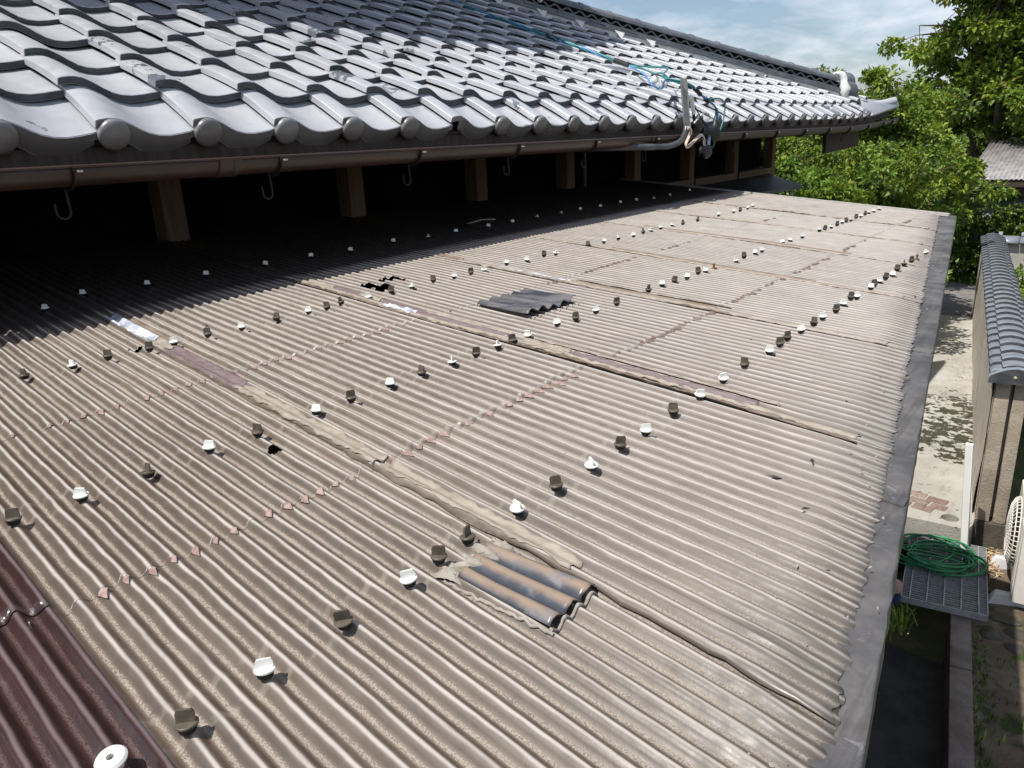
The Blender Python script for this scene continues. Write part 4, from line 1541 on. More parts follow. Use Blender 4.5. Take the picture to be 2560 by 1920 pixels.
for mat, pts in ((teal, [end, (-2.60, 4.72, 0.425), (-2.40, 4.62, 0.395), (-2.2, 4.2, 0.33), (-2.06, 3.95, 0.287), (-2.0, 4.075, 0.263), (-1.99, 4.162, 0.240)]),
                 (blue, [end, (-2.56, 4.62, 0.37), (-2.47, 4.56, 0.300), (-2.41, 4.58, 0.275), (-2.33, 4.46, 0.31), (-2.2, 4.26, 0.292), (-2.05, 4.10, 0.275), (-1.995, 4.17, 0.245)]),
                 (teal, [end, (-2.60, 4.66, 0.41), (-2.46, 4.57, 0.365), (-2.35, 4.46, 0.355), (-2.1, 4.1, 0.285), (-2.0, 4.17, 0.24)])):
    build(MB().tube(smooth_path(pts, 8), 0.0058, 7), 'cable_strand', mat, cab, ang=60)
for p in ((-2.462, 4.578, 0.328), (-2.401, 4.579, 0.302)):
    ax = Vector((0.62, -0.74, 0.1))
    ins = build(MB().lathe(p, [(0.019, -0.03), (0.025, -0.026), (0.025, -0.012), (0.017, -0.006), (0.017, 0.006), (0.025, 0.012), (0.025, 0.022), (0.020, 0.027), (0.008, 0.029)], 16, axis=ax), 'insulator', porcelain, cab, ang=40)
drop = smooth_path([(-1.995, 4.17, 0.240), (-2.0, 4.259, 0.204), (-2.0, 4.345, 0.179), (-2.0, 4.442, 0.148), (-2.0, 4.49, 0.119), (-2.0, 4.486, 0.08), (-2.0, 4.452, 0.041)], 6)
for mat, o in ((teal, (0, 0, 0.004)), (blue, (0.006, 0, -0.002)), (tape_blk, (-0.004, 0, 0.008))):
    build(MB().tube([p + Vector(o) for p in drop], 0.0058, 7), 'cable_strand', mat, cab, ang=60)
build(MB().tube([(-1.995, 4.175, 0.236), (-1.997, 4.255, 0.206)], [0.012, 0.013], 10), 'tape_wrap', tape_blk, cab)
build(MB().tube([(-1.998, 4.325, 0.184), (-1.998, 4.365, 0.170)], 0.014, 10), 'tape_wrap', tape_blk, cab)
build(MB().tube(smooth_path([(-1.96, 4.30, 0.177), (-1.96, 4.401, 0.184), (-1.96, 4.476, 0.175), (-1.96, 4.517, 0.143), (-1.96, 4.508, 0.081), (-1.96, 4.469, 0.015), (-1.96, 4.414, -0.037), (-1.96, 4.36, -0.09)], 7), 0.0042, 7), 'teal_loop', teal, cab, ang=60)
def lump(c, r, seed, n=14, m=10):
    P = []
    for i in range(m + 1):
        ph = -math.pi / 2 + math.pi * i / m
        row = []
        for k in range(n + 1):
            th = 2 * math.pi * (k % n) / n
            d = Vector((math.cos(ph) * math.cos(th), math.cos(ph) * math.sin(th), math.sin(ph)))
            q = 1 + 0.35 * mnoise.noise(d * 2.2 + Vector((seed, 0, 0)))
            row.append(Vector(c) + Vector((d.x * r[0], d.y * r[1], d.z * r[2])) * q)
        P.append(row)
    return MB().grid(P)
build(lump((-1.97, 4.31, 0.005), (0.035, 0.065, 0.042), 1), 'connector_boot', tape_blk, cab, ang=50)
build(lump((-1.965, 4.395, 0.0), (0.03, 0.045, 0.06), 5), 'connector_boot', tape_blk, cab, ang=50)
build(lump((-1.96, 4.265, -0.105), (0.035, 0.06, 0.036), 2), 'connector_boot', tape_blk, cab, ang=50)
bp = [(-1.95, 4.012, 0.022), (-1.95, 4.038, 0.025), (-1.95, 4.059, 0.005), (-1.95, 4.029, -0.028), (-1.95, 3.998, -0.061), (-1.95, 4.012, -0.078), (-1.95, 4.07, -0.06), (-1.95, 4.142, -0.031), (-1.95, 4.196, -0.018), (-1.95, 4.226, -0.036), (-1.95, 4.236, -0.082)]
for o in ((0, 0, 0), (-0.008, 0.006, 0.007)):
    build(MB().tube(smooth_path([Vector(p) + Vector(o) for p in bp], 6), 0.0048, 7), 'beige_wire', beige_cable, cab, ang=60)
for y, mt in ((4.284, blue), (4.300, beige_cable)):
    build(MB().tube([(-1.95, y, -0.02), (-1.95, y - 0.01, -0.09)], 0.0055, 8), 'short_lead', mt, cab, ang=60)
build(MB().tube(smooth_path([(-1.985, 4.085, 0.175), (-1.98, 4.098, 0.192), (-1.98, 4.114, 0.18), (-1.98, 4.128, 0.14), (-1.98, 4.142, 0.10)], 5), 0.011, 10), 'white_tube', porcelain, cab, ang=60)
build(MB().tube([(-1.98, 4.142, 0.10), (-1.98, 4.153, 0.065)], 0.009, 10), 'tube_sleeve', tape_blk, cab, ang=60)
build(MB().tube(smooth_path([(-1.99, 4.17, 0.05), (-1.99, 4.206, 0.07), (-1.99, 4.246, 0.089), (-1.99, 4.308, 0.106), (-1.99, 4.366, 0.095), (-1.99, 4.382, 0.07)], 5), 0.0042, 7), 'white_wire', porcelain, cab, ang=60)
build(MB().tube([(-1.99, 4.10, 0.20), (-1.98, 4.30, 0.03)], 0.003, 6), 'stay_wire', iron, cab)
ms = MB()
a, b = Vector((-2.0, 4.041, 0.285)), Vector((-1.99, 4.088, 0.015))
d = (b - a).normalized()
sx = Vector((0.74, 0.62, 0)).normalized()
fx = d.cross(sx)
for off, w_, t_ in ((Vector((0, 0, 0)), 0.017, 0.002), (sx * 0.016 + fx * 0.008, 0.0018, 0.010), (sx * -0.016 + fx * 0.008, 0.0018, 0.010)):
    ms.box((a + b) / 2 + off, ((b - a).length / 2, w_, t_), (d, sx, fx))
mast = build(ms, 'mast', galv, cab)
for q in (0.47, 0.97):
    p = a + (b - a) * q
    build(MB().lathe(p + fx * -0.003, [(0.006, 0), (0.006, 0.008), (0.003, 0.010)], 8, axis=-fx), 'bolt', rust, mast)
build(MB().tube(smooth_path([(-3.05, 3.0, -0.03), (-2.4, 3.2, -0.045), (-1.985, 3.539, -0.058), (-1.98, 3.707, -0.062), (-1.98, 3.856, -0.063), (-1.98, 3.98, -0.043), (-1.985, 4.049, -0.003), (-1.99, 4.075, 0.03)], 7), 0.016, 12), 'conduit', conduit_mat, cab, ang=60)

# ------------------------------------------------------------------ garden wall with tiled cap
gw = thing('garden_wall', 'low rendered garden wall with a blue grey tiled cap along the alley', 'wall', (-1.1, 10.0, ZG))
WD = Vector((-1.13, 7.65, 0)).normalized()         # along the wall, away from the camera
WN = Vector((-WD.y, WD.x, 0))                      # towards the alley
WB = Vector((-0.565, 6.344, 0))                    # near alley-side corner
WL = 7.75
def wp(a, s, z):
    return WB + WD * a - WN * s + Vector((0, 0, z))
P = []
for i in range(60):
    a = WL * i / 59
    row = []
    for k in range(10):
        z = -3.0 + 1.19 * k / 9
        bulge = 0.012 * mnoise.noise(Vector((a * 1.3, z * 1.6, 0))) + 0.01 * mnoise.noise(Vector((a * 4, z * 3, 5)))
        row.append(wp(a + 0.03 * mnoise.noise(Vector((z * 5, 0, 1))) * (i == 0), -bulge, z))
    P.append(row)
wmb = MB().grid(P)
wmb.add([wp(0.012, 0.01, -3.0), wp(WL, 0.01, -3.0), wp(WL, 0.17, -3.0), wp(0.012, 0.17, -3.0), wp(0.012, 0.01, -1.81), wp(WL, 0.01, -1.81), wp(WL, 0.17, -1.81), wp(0.012, 0.17, -1.81)],
    [(0, 1, 5, 4), (1, 2, 6, 5), (2, 3, 7, 6), (3, 0, 4, 7), (4, 5, 6, 7)])
build(wmb, 'wall_body', wall_mat, gw, ang=60)
for s0, s1 in ((0.012, 0.105), (0.128, 0.21)):
    pm = MB()
    vs = [wp(a, s, z) for a in (-0.10, 0.008) for s in (s0, s1) for z in (-2.95, -1.83)]
    pm.add(vs, [(0, 1, 3, 2), (4, 6, 7, 5), (0, 4, 5, 1), (2, 3, 7, 6), (0, 2, 6, 4), (1, 5, 7, 3)])
    build(pm, 'end_post', post_conc, gw, bevel=0.006, seg=2)
fm = MB()
vs = [wp(a, s, z) for a in (-0.12, WL) for s in (-0.012, 0.25) for z in (-3.4, -2.955)]
fm.add(vs, [(0, 1, 3, 2), (4, 6, 7, 5), (0, 4, 5, 1), (2, 3, 7, 6), (0, 2, 6, 4), (1, 5, 7, 3)])
build(fm, 'footing', foot_conc, gw)
def cap_tiles():
    L_ = 0.232
    n = 34
    zc = -1.80
    for k in range(n):
        a0, a1 = -0.13 + k * L_, -0.13 + (k + 1) * L_ + 0.02
        for nm, pr in (('cap_tile', [(0.035, 0.068), (0.07, 0.083), (0.11, 0.090), (0.15, 0.088), (0.19, 0.080), (0.225, 0.066)]),
                       ('side_tile', [(-0.035, 0.018), (-0.02, 0.036), (0.01, 0.046), (0.040, 0.052)]),
                       ('side_tile', [(0.220, 0.050), (0.25, 0.045), (0.28, 0.034), (0.295, 0.016)])):
            P = []
            for a, dz in ((a0, 0.026), (a0 + 0.004, 0.028), ((a0 + a1) / 2, 0.013), (a1, 0.0)):
                P.append([wp(a, s, zc + h + dz) for s, h in pr])
            mb = MB().grid(P)
            fr = [wp(a0, s, zc + h + 0.026) for s, h in pr]
            fl_ = [wp(a0, s, zc + h - 0.008) for s, h in pr]
            mb.grid([fr, fl_])
            lo_ = [wp(a, pr[0][0], zc + pr[0][1] + dz) for a, dz in ((a0, 0.026), (a1, 0.0))]
            mb.grid([lo_, [p - Vector((0, 0, 0.026)) for p in lo_]])
            o = build(mb, nm, cap_tile_mat, gw, ang=32)
            o.data.materials.append(tile_edge)
            for p_ in o.data.polygons:
                if abs(p_.normal.z) < 0.5:
                    p_.material_index = 1  # dark upright faces paint in the shade between the steps
            if nm == 'cap_tile':
                nl = wp((a0 + a1) / 2 - 0.02, 0.125, zc + 0.10)
                build(MB().lathe(nl, [(0.005, -0.005), (0.005, 0.003), (0.002, 0.005)], 8), 'nail', rust, o)
    # end tile: shallow arch closing the near end
    P = []
    pr = [(-0.045, 0.012), (-0.03, 0.035), (0.01, 0.058), (0.06, 0.082), (0.12, 0.094), (0.18, 0.086), (0.24, 0.060), (0.285, 0.034), (0.30, 0.012)]
    for a, dz in ((-0.165, 0.0), (-0.16, 0.004), (-0.12, 0.010)):
        P.append([wp(a, s, zc + h + dz + 0.004) for s, h in pr])
    mb = MB().grid(P)
    mb.grid([P[0], [wp(-0.165, s, zc - 0.02) for s, h in pr]])
    o = build(mb, 'end_tile', cap_tile_mat, gw, ang=32)
    o.data.materials.append(tile_edge)
    for p_ in o.data.polygons:
        if abs(p_.normal.z) < 0.5:
            p_.material_index = 1
    build(MB().lathe(wp(-0.168, 0.115, zc + 0.035), [(0.011, 0), (0.010, 0.005), (0.003, 0.007)], 10, axis=-WD), 'nail', brass, o)
    return
cap_tiles()
bedm = MB()
vs = [wp(a, s, z) for a in (-0.10, WL + 0.1) for s in (-0.01, 0.27) for z in (-1.822, -1.775)]
bedm.add(vs, [(0, 1, 3, 2), (4, 6, 7, 5), (0, 4, 5, 1), (2, 3, 7, 6), (0, 2, 6, 4), (1, 5, 7, 3)])
build(bedm, 'cap_bed', foot_conc, gw)
# second wall, turning away at the far end
w2 = thing('garden_wall', 'pale cement wall with a tiled cap turning right behind the far end of the tiled wall', 'wall', (-0.6, 14.1, ZG))
mb = MB()
mb.span((-1.45, 14.02, -3.2), (2.6, 14.2, -1.86))
build(mb, 'wall_body', pale_wall, w2)
for k in range(14):
    a = MB()
    x0 = -1.5 + k * 0.3
    a.grid([[(x0, 13.93, -1.83), (x0, 14.0, -1.78), (x0, 14.11, -1.745), (x0, 14.22, -1.78), (x0, 14.3, -1.83)], [(x0 + 0.29, 13.93, -1.835), (x0 + 0.29, 14.0, -1.785), (x0 + 0.29, 14.11, -1.755), (x0 + 0.29, 14.22, -1.785), (x0 + 0.29, 14.3, -1.835)]])
    build(a, 'cap_tile', cap_tile_mat, w2, solid=0.03)
    b_ = MB().tube([(x0, 14.11, -1.735), (x0 + 0.05, 14.11, -1.735)], 0.045, 10)
    build(b_, 'cap_collar', cap_tile_mat, w2)

# ------------------------------------------------------------------ alley things
st = MB()
st.box((-0.578, 5.905, -2.63), (0.024, 0.016, 0.42), (Vector((0.99, -0.15, 0)), Vector((0.15, 0.99, 0)), Vector((-0.08, 0.0, 1)).normalized()))
tag(build(st, 'stake', white_paint, bevel=0.002), 'white painted wooden stake upright beside the drain grating', 'stake')

gr = thing('drain_grating', 'grey steel grating laid over the drain with a hose on it', 'grating', (-0.6, 5.45, -3.05))
ga = R(8.3)
GX = Vector((math.cos(ga), math.sin(ga), 0))
GY = Vector((-math.sin(ga), math.cos(ga), 0))
G0 = Vector((-0.775, 4.985, -3.035))
GWd, GLn = 0.50, 0.94
def gp(a, b, z=0):
    return G0 + GX * a + GY * b + Vector((0, 0, z))
fr = MB()
fr.bar(gp(0, 0, -0.02), gp(GWd, 0, -0.02), 0.006, 0.045)
fr.bar(gp(0, GLn, -0.02), gp(GWd, GLn, -0.02), 0.006, 0.045)
fr.bar(gp(0, 0.004, -0.02), gp(0, GLn - 0.004, -0.02), 0.006, 0.045)
fr.bar(gp(GWd, 0.004, -0.02), gp(GWd, GLn - 0.004, -0.02), 0.006, 0.045)
build(fr, 'grating_frame', galv, gr)
for k in range(5):
    x = 0.05 + k * 0.1
    build(MB().bar(gp(x, 0.004, 0.0), gp(x, GLn - 0.004, 0.0), 0.007, 0.008), 'cross_rod', galv, gr)
bm0 = MB().bar(Vector((0, 0, 0)), GX * (GWd - 0.008), 0.004, 0.03).mesh('grating_bar', 0)
bm0.materials.append(galv)
for k in range(32):
    link('grating_bar', bm0, None, gr, gp(0.004, 0.028 + k * 0.0285, -0.016))
# hose: one long tangled line
hp_ = []
ph = 0.0
for k in range(420):
    t = k / 419
    ph = t * 2 * math.pi * 10.5
    lx = 0.225 + 0.05 * math.sin(t * 23)
    ly = 0.17 + 0.07 * math.sin(t * 17 + 1)
    cx = 0.175 + 0.06 * math.sin(t * 9 + 0.6)
    cy = 0.62 + 0.06 * math.cos(t * 11)
    if 0.55 < t < 0.67:
        w_ = math.sin((t - 0.55) / 0.12 * math.pi)
        cy -= 0.22 * w_
        lx *= 1 - 0.25 * w_
        cx += 0.04 * w_
    hp_.append(gp(cx + lx * math.cos(ph + 0.3 * math.sin(ph * 0.37)), cy + ly * math.sin(ph), 0.013 + 0.055 * (0.5 + 0.5 * math.sin(ph * 0.73 + t * 5)) * min(1, t * 3 + .2) + 0.014 * math.sin(ph * 1.7)))
tag(build(MB().tube(hp_, 0.0085, 8), 'garden_hose', hose_mat, ang=60), 'green garden hose lying tangled on the steel grating', 'hose')

ac = thing('air_conditioner', 'ivory outdoor air conditioner unit with a round fan guard beside the grating', 'air conditioner', (-0.06, 5.75, -3.2))
AY = Vector((-0.121, 0.993, 0))
AXx = Vector((0.993, 0.121, 0))
A0 = Vector((-0.185, 5.40, -3.09))
def ap(x, y, z):
    return A0 + AXx * x + AY * y + Vector((0, 0, z))
bmb = MB()
bmb.box(ap(0.14, 0.39, 0.29), (0.14, 0.39, 0.29), (AXx, AY, Vector((0, 0, 1))))
body = build(bmb, 'casing', ac_mat, ac, bevel=0.012, seg=3)
fd = MB().lathe(ap(-0.004, 0.46, 0.31), [(0.235, 0.0), (0.235, 0.004)], 32, axis=-AXx)
build(fd, 'fan_opening', ac_dark, ac)
gu = MB()
fc = ap(-0.006, 0.46, 0.31)
for r, dep in ((0.245, 0.0), (0.235, 0.025), (0.19, 0.045), (0.15, 0.052), (0.11, 0.056), (0.07, 0.058)):
    gu.tube([fc - AXx * dep + AY * (r * math.cos(2 * math.pi * k / 40)) + Vector((0, 0, r * math.sin(2 * math.pi * k / 40))) for k in range(41)], 0.004, 6, cap=False)
for k in range(44):
    a = 2 * math.pi * k / 44
    pts = [fc - AXx * dep + AY * (r * math.cos(a + tw)) + Vector((0, 0, r * math.sin(a + tw))) for r, dep, tw in ((0.245, 0.0, 0), (0.235, 0.025, 0.0), (0.19, 0.046, 0.05), (0.12, 0.056, 0.12), (0.06, 0.059, 0.2))]
    gu.tube(pts, 0.0035, 5, cap=False)
gu.lathe(fc - AXx * 0.056, [(0.062, 0), (0.062, 0.006), (0.05, 0.009)], 20, axis=-AXx)
build(gu, 'fan_guard', ac_mat, ac, ang=60)
for k in range(3):
    build(MB().box(ap(-0.004, 0.06 + k * 0.045, 0.29), (0.004, 0.014, 0.27), (AXx, AY, Vector((0, 0, 1)))), 'casing_rib', ac_mat, ac, bevel=0.003)
for y in (0.12, 0.64):
    f_ = MB()
    vs = [ap(x, y + dy, z) for z, wx0, wx1, wy in ((-0.11, -0.13, 0.36, 0.05), (-0.085, -0.13, 0.36, 0.05), (-0.005, -0.09, 0.33, 0.03)) for x, dy in ((wx0, -wy), (wx1, -wy), (wx1, wy), (wx0, wy))]
    f_.add(vs, [(3, 2, 1, 0), (0, 1, 5, 4), (1, 2, 6, 5), (2, 3, 7, 6), (3, 0, 4, 7), (4, 5, 9, 8), (5, 6, 10, 9), (6, 7, 11, 10), (7, 4, 8, 11), (8, 9, 10, 11)])
    build(f_, 'foot', foot_plastic, ac, bevel=0.004)
# flat stones under and beside the unit
for k, (x, y, a, sx_, sy_) in enumerate([(-0.20, 5.28, 0.3, 0.11, 0.05), (-0.08, 5.16, -0.2, 0.12, 0.06), (-0.24, 5.05, 0.8, 0.07, 0.05), (-0.02, 5.30, 0.1, 0.10, 0.06), (-0.27, 5.60, 0.5, 0.06, 0.09), (-0.10, 4.98, 0.4, 0.08, 0.05)]):
    mb = lump((x, y, -3.17), (sx_, sy_, 0.028), k + 11, 12, 6)
    tag(build(mb, 'stone', foot_conc, ang=40), ['broad flat stone half under the near foot of the air conditioner', 'largest flat stone at the near end of the air conditioner', 'small tilted flat stone against the kerb beside the grating corner',
        'flat stone tucked below the air conditioner casing', 'long narrow stone between the two feet of the air conditioner', 'nearest flat stone of those by the air conditioner'][k], 'stone', 'flat stones by the air conditioner')
sw = MB()
for k in range(170):
    p = Vector((-0.375 + random.gauss(0, 0.035), 6.02 + random.gauss(0, 0.09), -3.16 + random.uniform(0, 0.03)))
    d = Vector((random.gauss(0, 1), random.gauss(0, 1), random.gauss(0, 0.35))).normalized() * random.uniform(0.015, 0.045)
    e = d.cross(Vector((0, 0, 1))).normalized() * random.uniform(0.002, 0.008)
    sw.add([p - d - e, p - d + e, p + d + e * 0.3, p + d - e * 0.3], [(0, 1, 2, 3)])
tag(build(sw, 'dry_leaves', straw_mat, ang=0), 'small heap of dry straw leaves beside the grating', 'leaf litter', kind='stuff')
bk = thing('bucket', 'small blue bucket with a pinkish lid in the shade below the roof edge', 'bucket', (-0.80, 4.82, -3.0))
build(MB().lathe((-0.80, 4.82, -3.0), [(0.040, 0), (0.050, 0.09), (0.052, 0.10)], 18), 'bucket_body', pot_blue, bk, ang=40)
build(MB().lathe((-0.80, 4.82, -2.90), [(0.054, 0.0), (0.054, 0.03), (0.046, 0.055), (0.02, 0.07)], 18), 'lid', pot_pink, bk, ang=40)

# ------------------------------------------------------------------ foliage
def leaf_cloud(name, parent, clumps, per, size, mix, flat=0.6, seed=0, droop=0.0):
    """clumps: list of (x,y,z,r,matweights) -> one crown mesh of folded leaves"""
    g = np.random.default_rng(seed)
    V, Tn, Mi = [], [], []
    base = 0
    for (cx, cy, cz, r, wts) in clumps:
        n = int(per * g.uniform(0.7, 1.3))
        d = g.normal(size=(n, 3))
        d /= np.linalg.norm(d, axis=1)[:, None]
        rad = r * g.random(n) ** 0.45
        p = np.array([cx, cy, cz]) + d * rad[:, None] * np.array([1, 1, flat])
        ax = d * 0.6 + g.normal(size=(n, 3)) * 0.6
        ax[:, 2] -= droop
        ax /= np.linalg.norm(ax, axis=1)[:, None]
        nr = g.normal(size=(n, 3)) * 0.55
        nr[:, 2] += 1.0
        sd = np.cross(ax, nr)
        sd /= np.linalg.norm(sd, axis=1)[:, None] + 1e-9
        up = np.cross(sd, ax)
        L = size * g.uniform(0.6, 1.25, n)[:, None]
        w = L * 0.30
        v0 = p
        v1 = p + ax * L * 0.45 + sd * w + up * w * 0.35
        v2 = p + ax * L - up * L * 0.12
        v3 = p + ax * L * 0.45 - sd * w + up * w * 0.35
        V.append(np.stack([v0, v1, v2, v3], 1).reshape(-1, 3))
        i = base + np.arange(n) * 4
        Tn.append(np.stack([np.stack([i, i + 1, i + 2], 1), np.stack([i, i + 2, i + 3], 1)], 1).reshape(-1, 3))
        mi = g.choice(5, size=n, p=np.array(wts) / sum(wts))
        Mi.append(np.repeat(mi, 2))
        base += n * 4
    me = np_mesh(name, np.concatenate(V), tris=np.concatenate(Tn), matidx=np.concatenate(Mi))
    for m in LEAVES:
        me.materials.append(m)
    me.polygons.foreach_set('use_smooth', np.zeros(len(me.polygons), bool))
    return link(name, me, LEAVES, parent)

def branchy(seed, base, top, rx, ry, r0, nlimb, clump_r, wsets, spread=1.0, per_limb=5, zlo=0.25):
    """trunk with limbs; returns the wood mesh builder and clump list"""
    rr = random.Random(seed)
    mb = MB()
    base, top = Vector(base), Vector(top)
    tr = []
    for k in range(9):
        t = k / 8
        p = base.lerp(top, t * 0.86) + Vector((mnoise.noise(Vector((t * 2.3, seed, 0))), mnoise.noise(Vector((t * 2.3, seed, 5))), 0)) * 0.10 * t * (top - base).length * 0.3
        tr.append(p)
    mb.tube(tr, [r0 * (1 - 0.8 * k / 8) for k in range(9)], 8)
    cl = []
    H = top.z - base.z
    for l in range(nlimb):
        t = zlo + (1 - zlo) * (l + rr.random()) / nlimb
        p0 = tr[min(8, int(t * 8))]
        a = l * 2.4 + rr.uniform(-0.5, 0.5)
        prof = math.sin(math.pi * min(0.97, 0.18 + 0.80 * (t - zlo) / (1 - zlo))) ** 0.7
        ln = spread * rr.uniform(0.65, 1.05) * prof
        tip = p0 + Vector((rx * ln * math.cos(a), ry * ln * math.sin(a), H * 0.10 + rr.uniform(0.0, 0.14) * H))
        mid = p0.lerp(tip, 0.5) + Vector((rr.gauss(0, 0.08), rr.gauss(0, 0.08), 0.06 * H))
        path = smooth_path([p0, mid, tip], 4)
        mb.tube(path, [r0 * 0.34 * (1 - 0.85 * i / (len(path) - 1)) for i in range(len(path))], 5)
        for c in range(per_limb):
            q = path[min(len(path) - 1, 2 + int((len(path) - 2) * (c + rr.random()) / per_limb))]
            off = Vector((rr.gauss(0, 1), rr.gauss(0, 1), rr.gauss(0.1, 0.7))) * clump_r * 0.75
            e = q + off
            mb.tube([q, q.lerp(e, 0.5) + Vector((0, 0, 0.03)), e], [r0 * 0.045, r0 * 0.03, r0 * 0.012], 4)
            cl.append((e.x, e.y, e.z, clump_r * rr.uniform(0.6, 1.15), rr.choice(wsets)))
    return mb, cl

def plant(kind, label, cat, seed, base, top, rx, ry, r0, nlimb, clump_r, per, size, wsets, group=None, per_limb=5, flat=0.6, zlo=0.25, droop=0.1):
    t = thing(kind, label, cat, base, group)
    mb, cl = branchy(seed, base, top, rx, ry, r0, nlimb, clump_r, wsets, per_limb=per_limb, zlo=zlo)
    build(mb, 'trunk', bark, t, ang=60)
    leaf_cloud('crown', t, cl, per, size, None, flat, seed, droop)
    return t
YEL = (0.58, 0.32, 0.04, 0.02, 0.04)
MID = (0.24, 0.55, 0.14, 0.04, 0.03)
DRK = (0.04, 0.3, 0.62, 0.04, 0.0)
FRS = (0.15, 0.25, 0.1, 0.5, 0.0)
BRZ = (0.42, 0.3, 0.06, 0.0, 0.22)
GZ = -3.52
# tall tree at the right
plant('tree', 'tall leafy tree rising out of the frame behind the shed', 'tree', 3, (-2.60, 20.4, GZ), (-2.40, 20.4, 5.7), 2.15, 1.8, 0.18, 54, 0.42, 150, 0.145, [YEL, YEL, MID, MID, DRK, BRZ], per_limb=6, zlo=0.30)
plant('tree', 'tall dense tree at the right picture edge behind the shed', 'tree', 21, (-0.7, 20.9, GZ), (-0.6, 20.8, 6.0), 2.2, 1.8, 0.18, 44, 0.44, 150, 0.145, [YEL, MID, MID, DRK, DRK], per_limb=6, zlo=0.31)
# lower maples in front of it
plant('tree', 'low spreading maple with yellow green leaves beyond the ridge end', 'tree', 5, (-3.05, 12.6, GZ), (-2.92, 12.5, 0.40), 1.12, 1.1, 0.09, 34, 0.24, 150, 0.085, [YEL, YEL, MID, MID, DRK], per_limb=6, zlo=0.4)
plant('tree', 'spreading maple overhanging the shed roof with long low branches', 'tree', 6, (-3.3, 15.7, GZ), (-3.2, 15.6, 0.2), 1.0, 1.0, 0.09, 34, 0.26, 150, 0.095, [YEL, YEL, MID, MID, DRK], per_limb=6, zlo=0.42)
plant('tree', 'thin branched tree behind the hanging board', 'tree', 8, (-3.75, 11.6, GZ), (-3.6, 11.5, -0.02), 0.85, 0.9, 0.06, 22, 0.20, 80, 0.075, [YEL, MID, MID, DRK], per_limb=4, zlo=0.40)
plant('tree', 'dark leafy tree beside the far corner of the house', 'tree', 9, (-4.55, 11.4, GZ), (-4.45, 11.3, 0.05), 0.95, 0.9, 0.08, 34, 0.24, 150, 0.08, [YEL, MID, DRK, DRK], per_limb=6, zlo=0.30)
plant('tree', 'distant tree whose tip shows above the ridge', 'tree', 10, (-6.2, 19.5, GZ), (-6.15, 19.4, 1.55), 0.5, 0.5, 0.07, 14, 0.2, 60, 0.12, [FRS, MID], per_limb=3, zlo=0.45)
# hedge of shrubs behind the lean-to roof
for k, (x, y, tz, r_, w_, lab) in enumerate([
    (-2.85, 9.8, -0.70, 0.72, [FRS, FRS, MID], 'bright green shrub just behind the far roof corner'),
    (-3.30, 10.0, -0.62, 0.8, [MID, DRK, FRS], 'rounded shrub behind the middle of the far roof edge'),
    (-3.65, 9.7, -0.72, 0.75, [DRK, MID, DRK], 'dark shrub between the canopy post and the roof edge'),
    (-2.85, 11.9, -0.55, 0.75, [YEL, MID, MID], 'yellow green shrub between the maple and the roof edge'),
    (-2.75, 11.0, -0.30, 0.8, [YEL, MID, DRK], 'loose shrub at the foot of the low maple'),
    (-3.15, 14.0, -0.95, 0.75, [DRK, DRK, MID], 'dark shrub at the left end of the shed'),
    (-2.85, 16.9, -1.35, 0.55, [MID, DRK, YEL], 'leafy shrub beside the end of the asphalt'),
    (-4.3, 10.0, -0.95, 0.7, [DRK, DRK, MID], 'low dark shrub under the house corner')]):
    plant('shrub', lab, 'shrub', 40 + k, (x, y, GZ), (x + 0.05, y, tz), r_, r_ * 0.9, 0.045, 30, 0.22, 130, 0.075 if y < 12 else 0.085, w_, 'shrubs behind the lean-to roof', per_limb=6, zlo=0.28)
plant('shrub', 'dark climbing shrub against the blue grey shed wall', 'shrub', 61, (-1.80, 16.75, GZ), (-1.78, 16.75, -1.35), 0.42, 0.2, 0.04, 18, 0.17, 60, 0.085, [DRK, DRK, MID], per_limb=5, zlo=0.2)
plant('shrub', 'sunlit shrub behind the tiled wall at the right edge', 'shrub', 62, (-0.35, 10.2, GZ), (-0.32, 10.2, -1.62), 0.36, 0.7, 0.04, 30, 0.2, 110, 0.075, [FRS, FRS, YEL, MID], per_limb=5, zlo=0.3)
plant('shrub', 'small fresh shrub behind the far part of the tiled wall', 'shrub', 63, (-0.62, 12.2, GZ), (-0.60, 12.2, -1.95), 0.24, 0.7, 0.03, 22, 0.2, 90, 0.075, [FRS, YEL, MID], per_limb=5, zlo=0.3)
# grass verge before the shed, weeds in the alley
def blades(name, spots, h, w, mats_w, seed, label=None, cat=None):
    g = np.random.default_rng(seed)
    V, Tn, Mi = [], [], []
    for k, (x, y, z) in enumerate(spots):
        a = g.uniform(0, 6.28)
        hh = h * g.uniform(0.5, 1.3)
        dx, dy = math.cos(a), math.sin(a)
        lean = g.uniform(0.1, 0.9) * hh
        b = len(V)
        px, py = -dy * w, dx * w
        V += [(x - px, y - py, z), (x + px, y + py, z), (x + dx * lean * 0.4 + px * .8, y + dy * lean * 0.4 + py * .8, z + hh * 0.6), (x + dx * lean * 0.4 - px * .8, y + dy * lean * 0.4 - py * .8, z + hh * 0.6), (x + dx * lean, y + dy * lean, z + hh * 0.9)]
        Tn += [(b, b + 1, b + 2), (b, b + 2, b + 3), (b + 3, b + 2, b + 4)]
        m = g.choice(5, p=np.array(mats_w) / sum(mats_w))
        Mi += [m] * 3
    me = np_mesh(name, V, tris=Tn, matidx=Mi)
    for m in LEAVES:
        me.materials.append(m)
    o = link(name, me, LEAVES)
    return tag(o, label, cat, kind='stuff')
g = np.random.default_rng(5)
blades('grass', [(g.uniform(-5, -1.0), g.uniform(16.5, 17.2), -3.0) for _ in range(5200)], 0.20, 0.006, FRS, 1, 'bright grass verge between the asphalt and the shed', 'grass')
sp = []
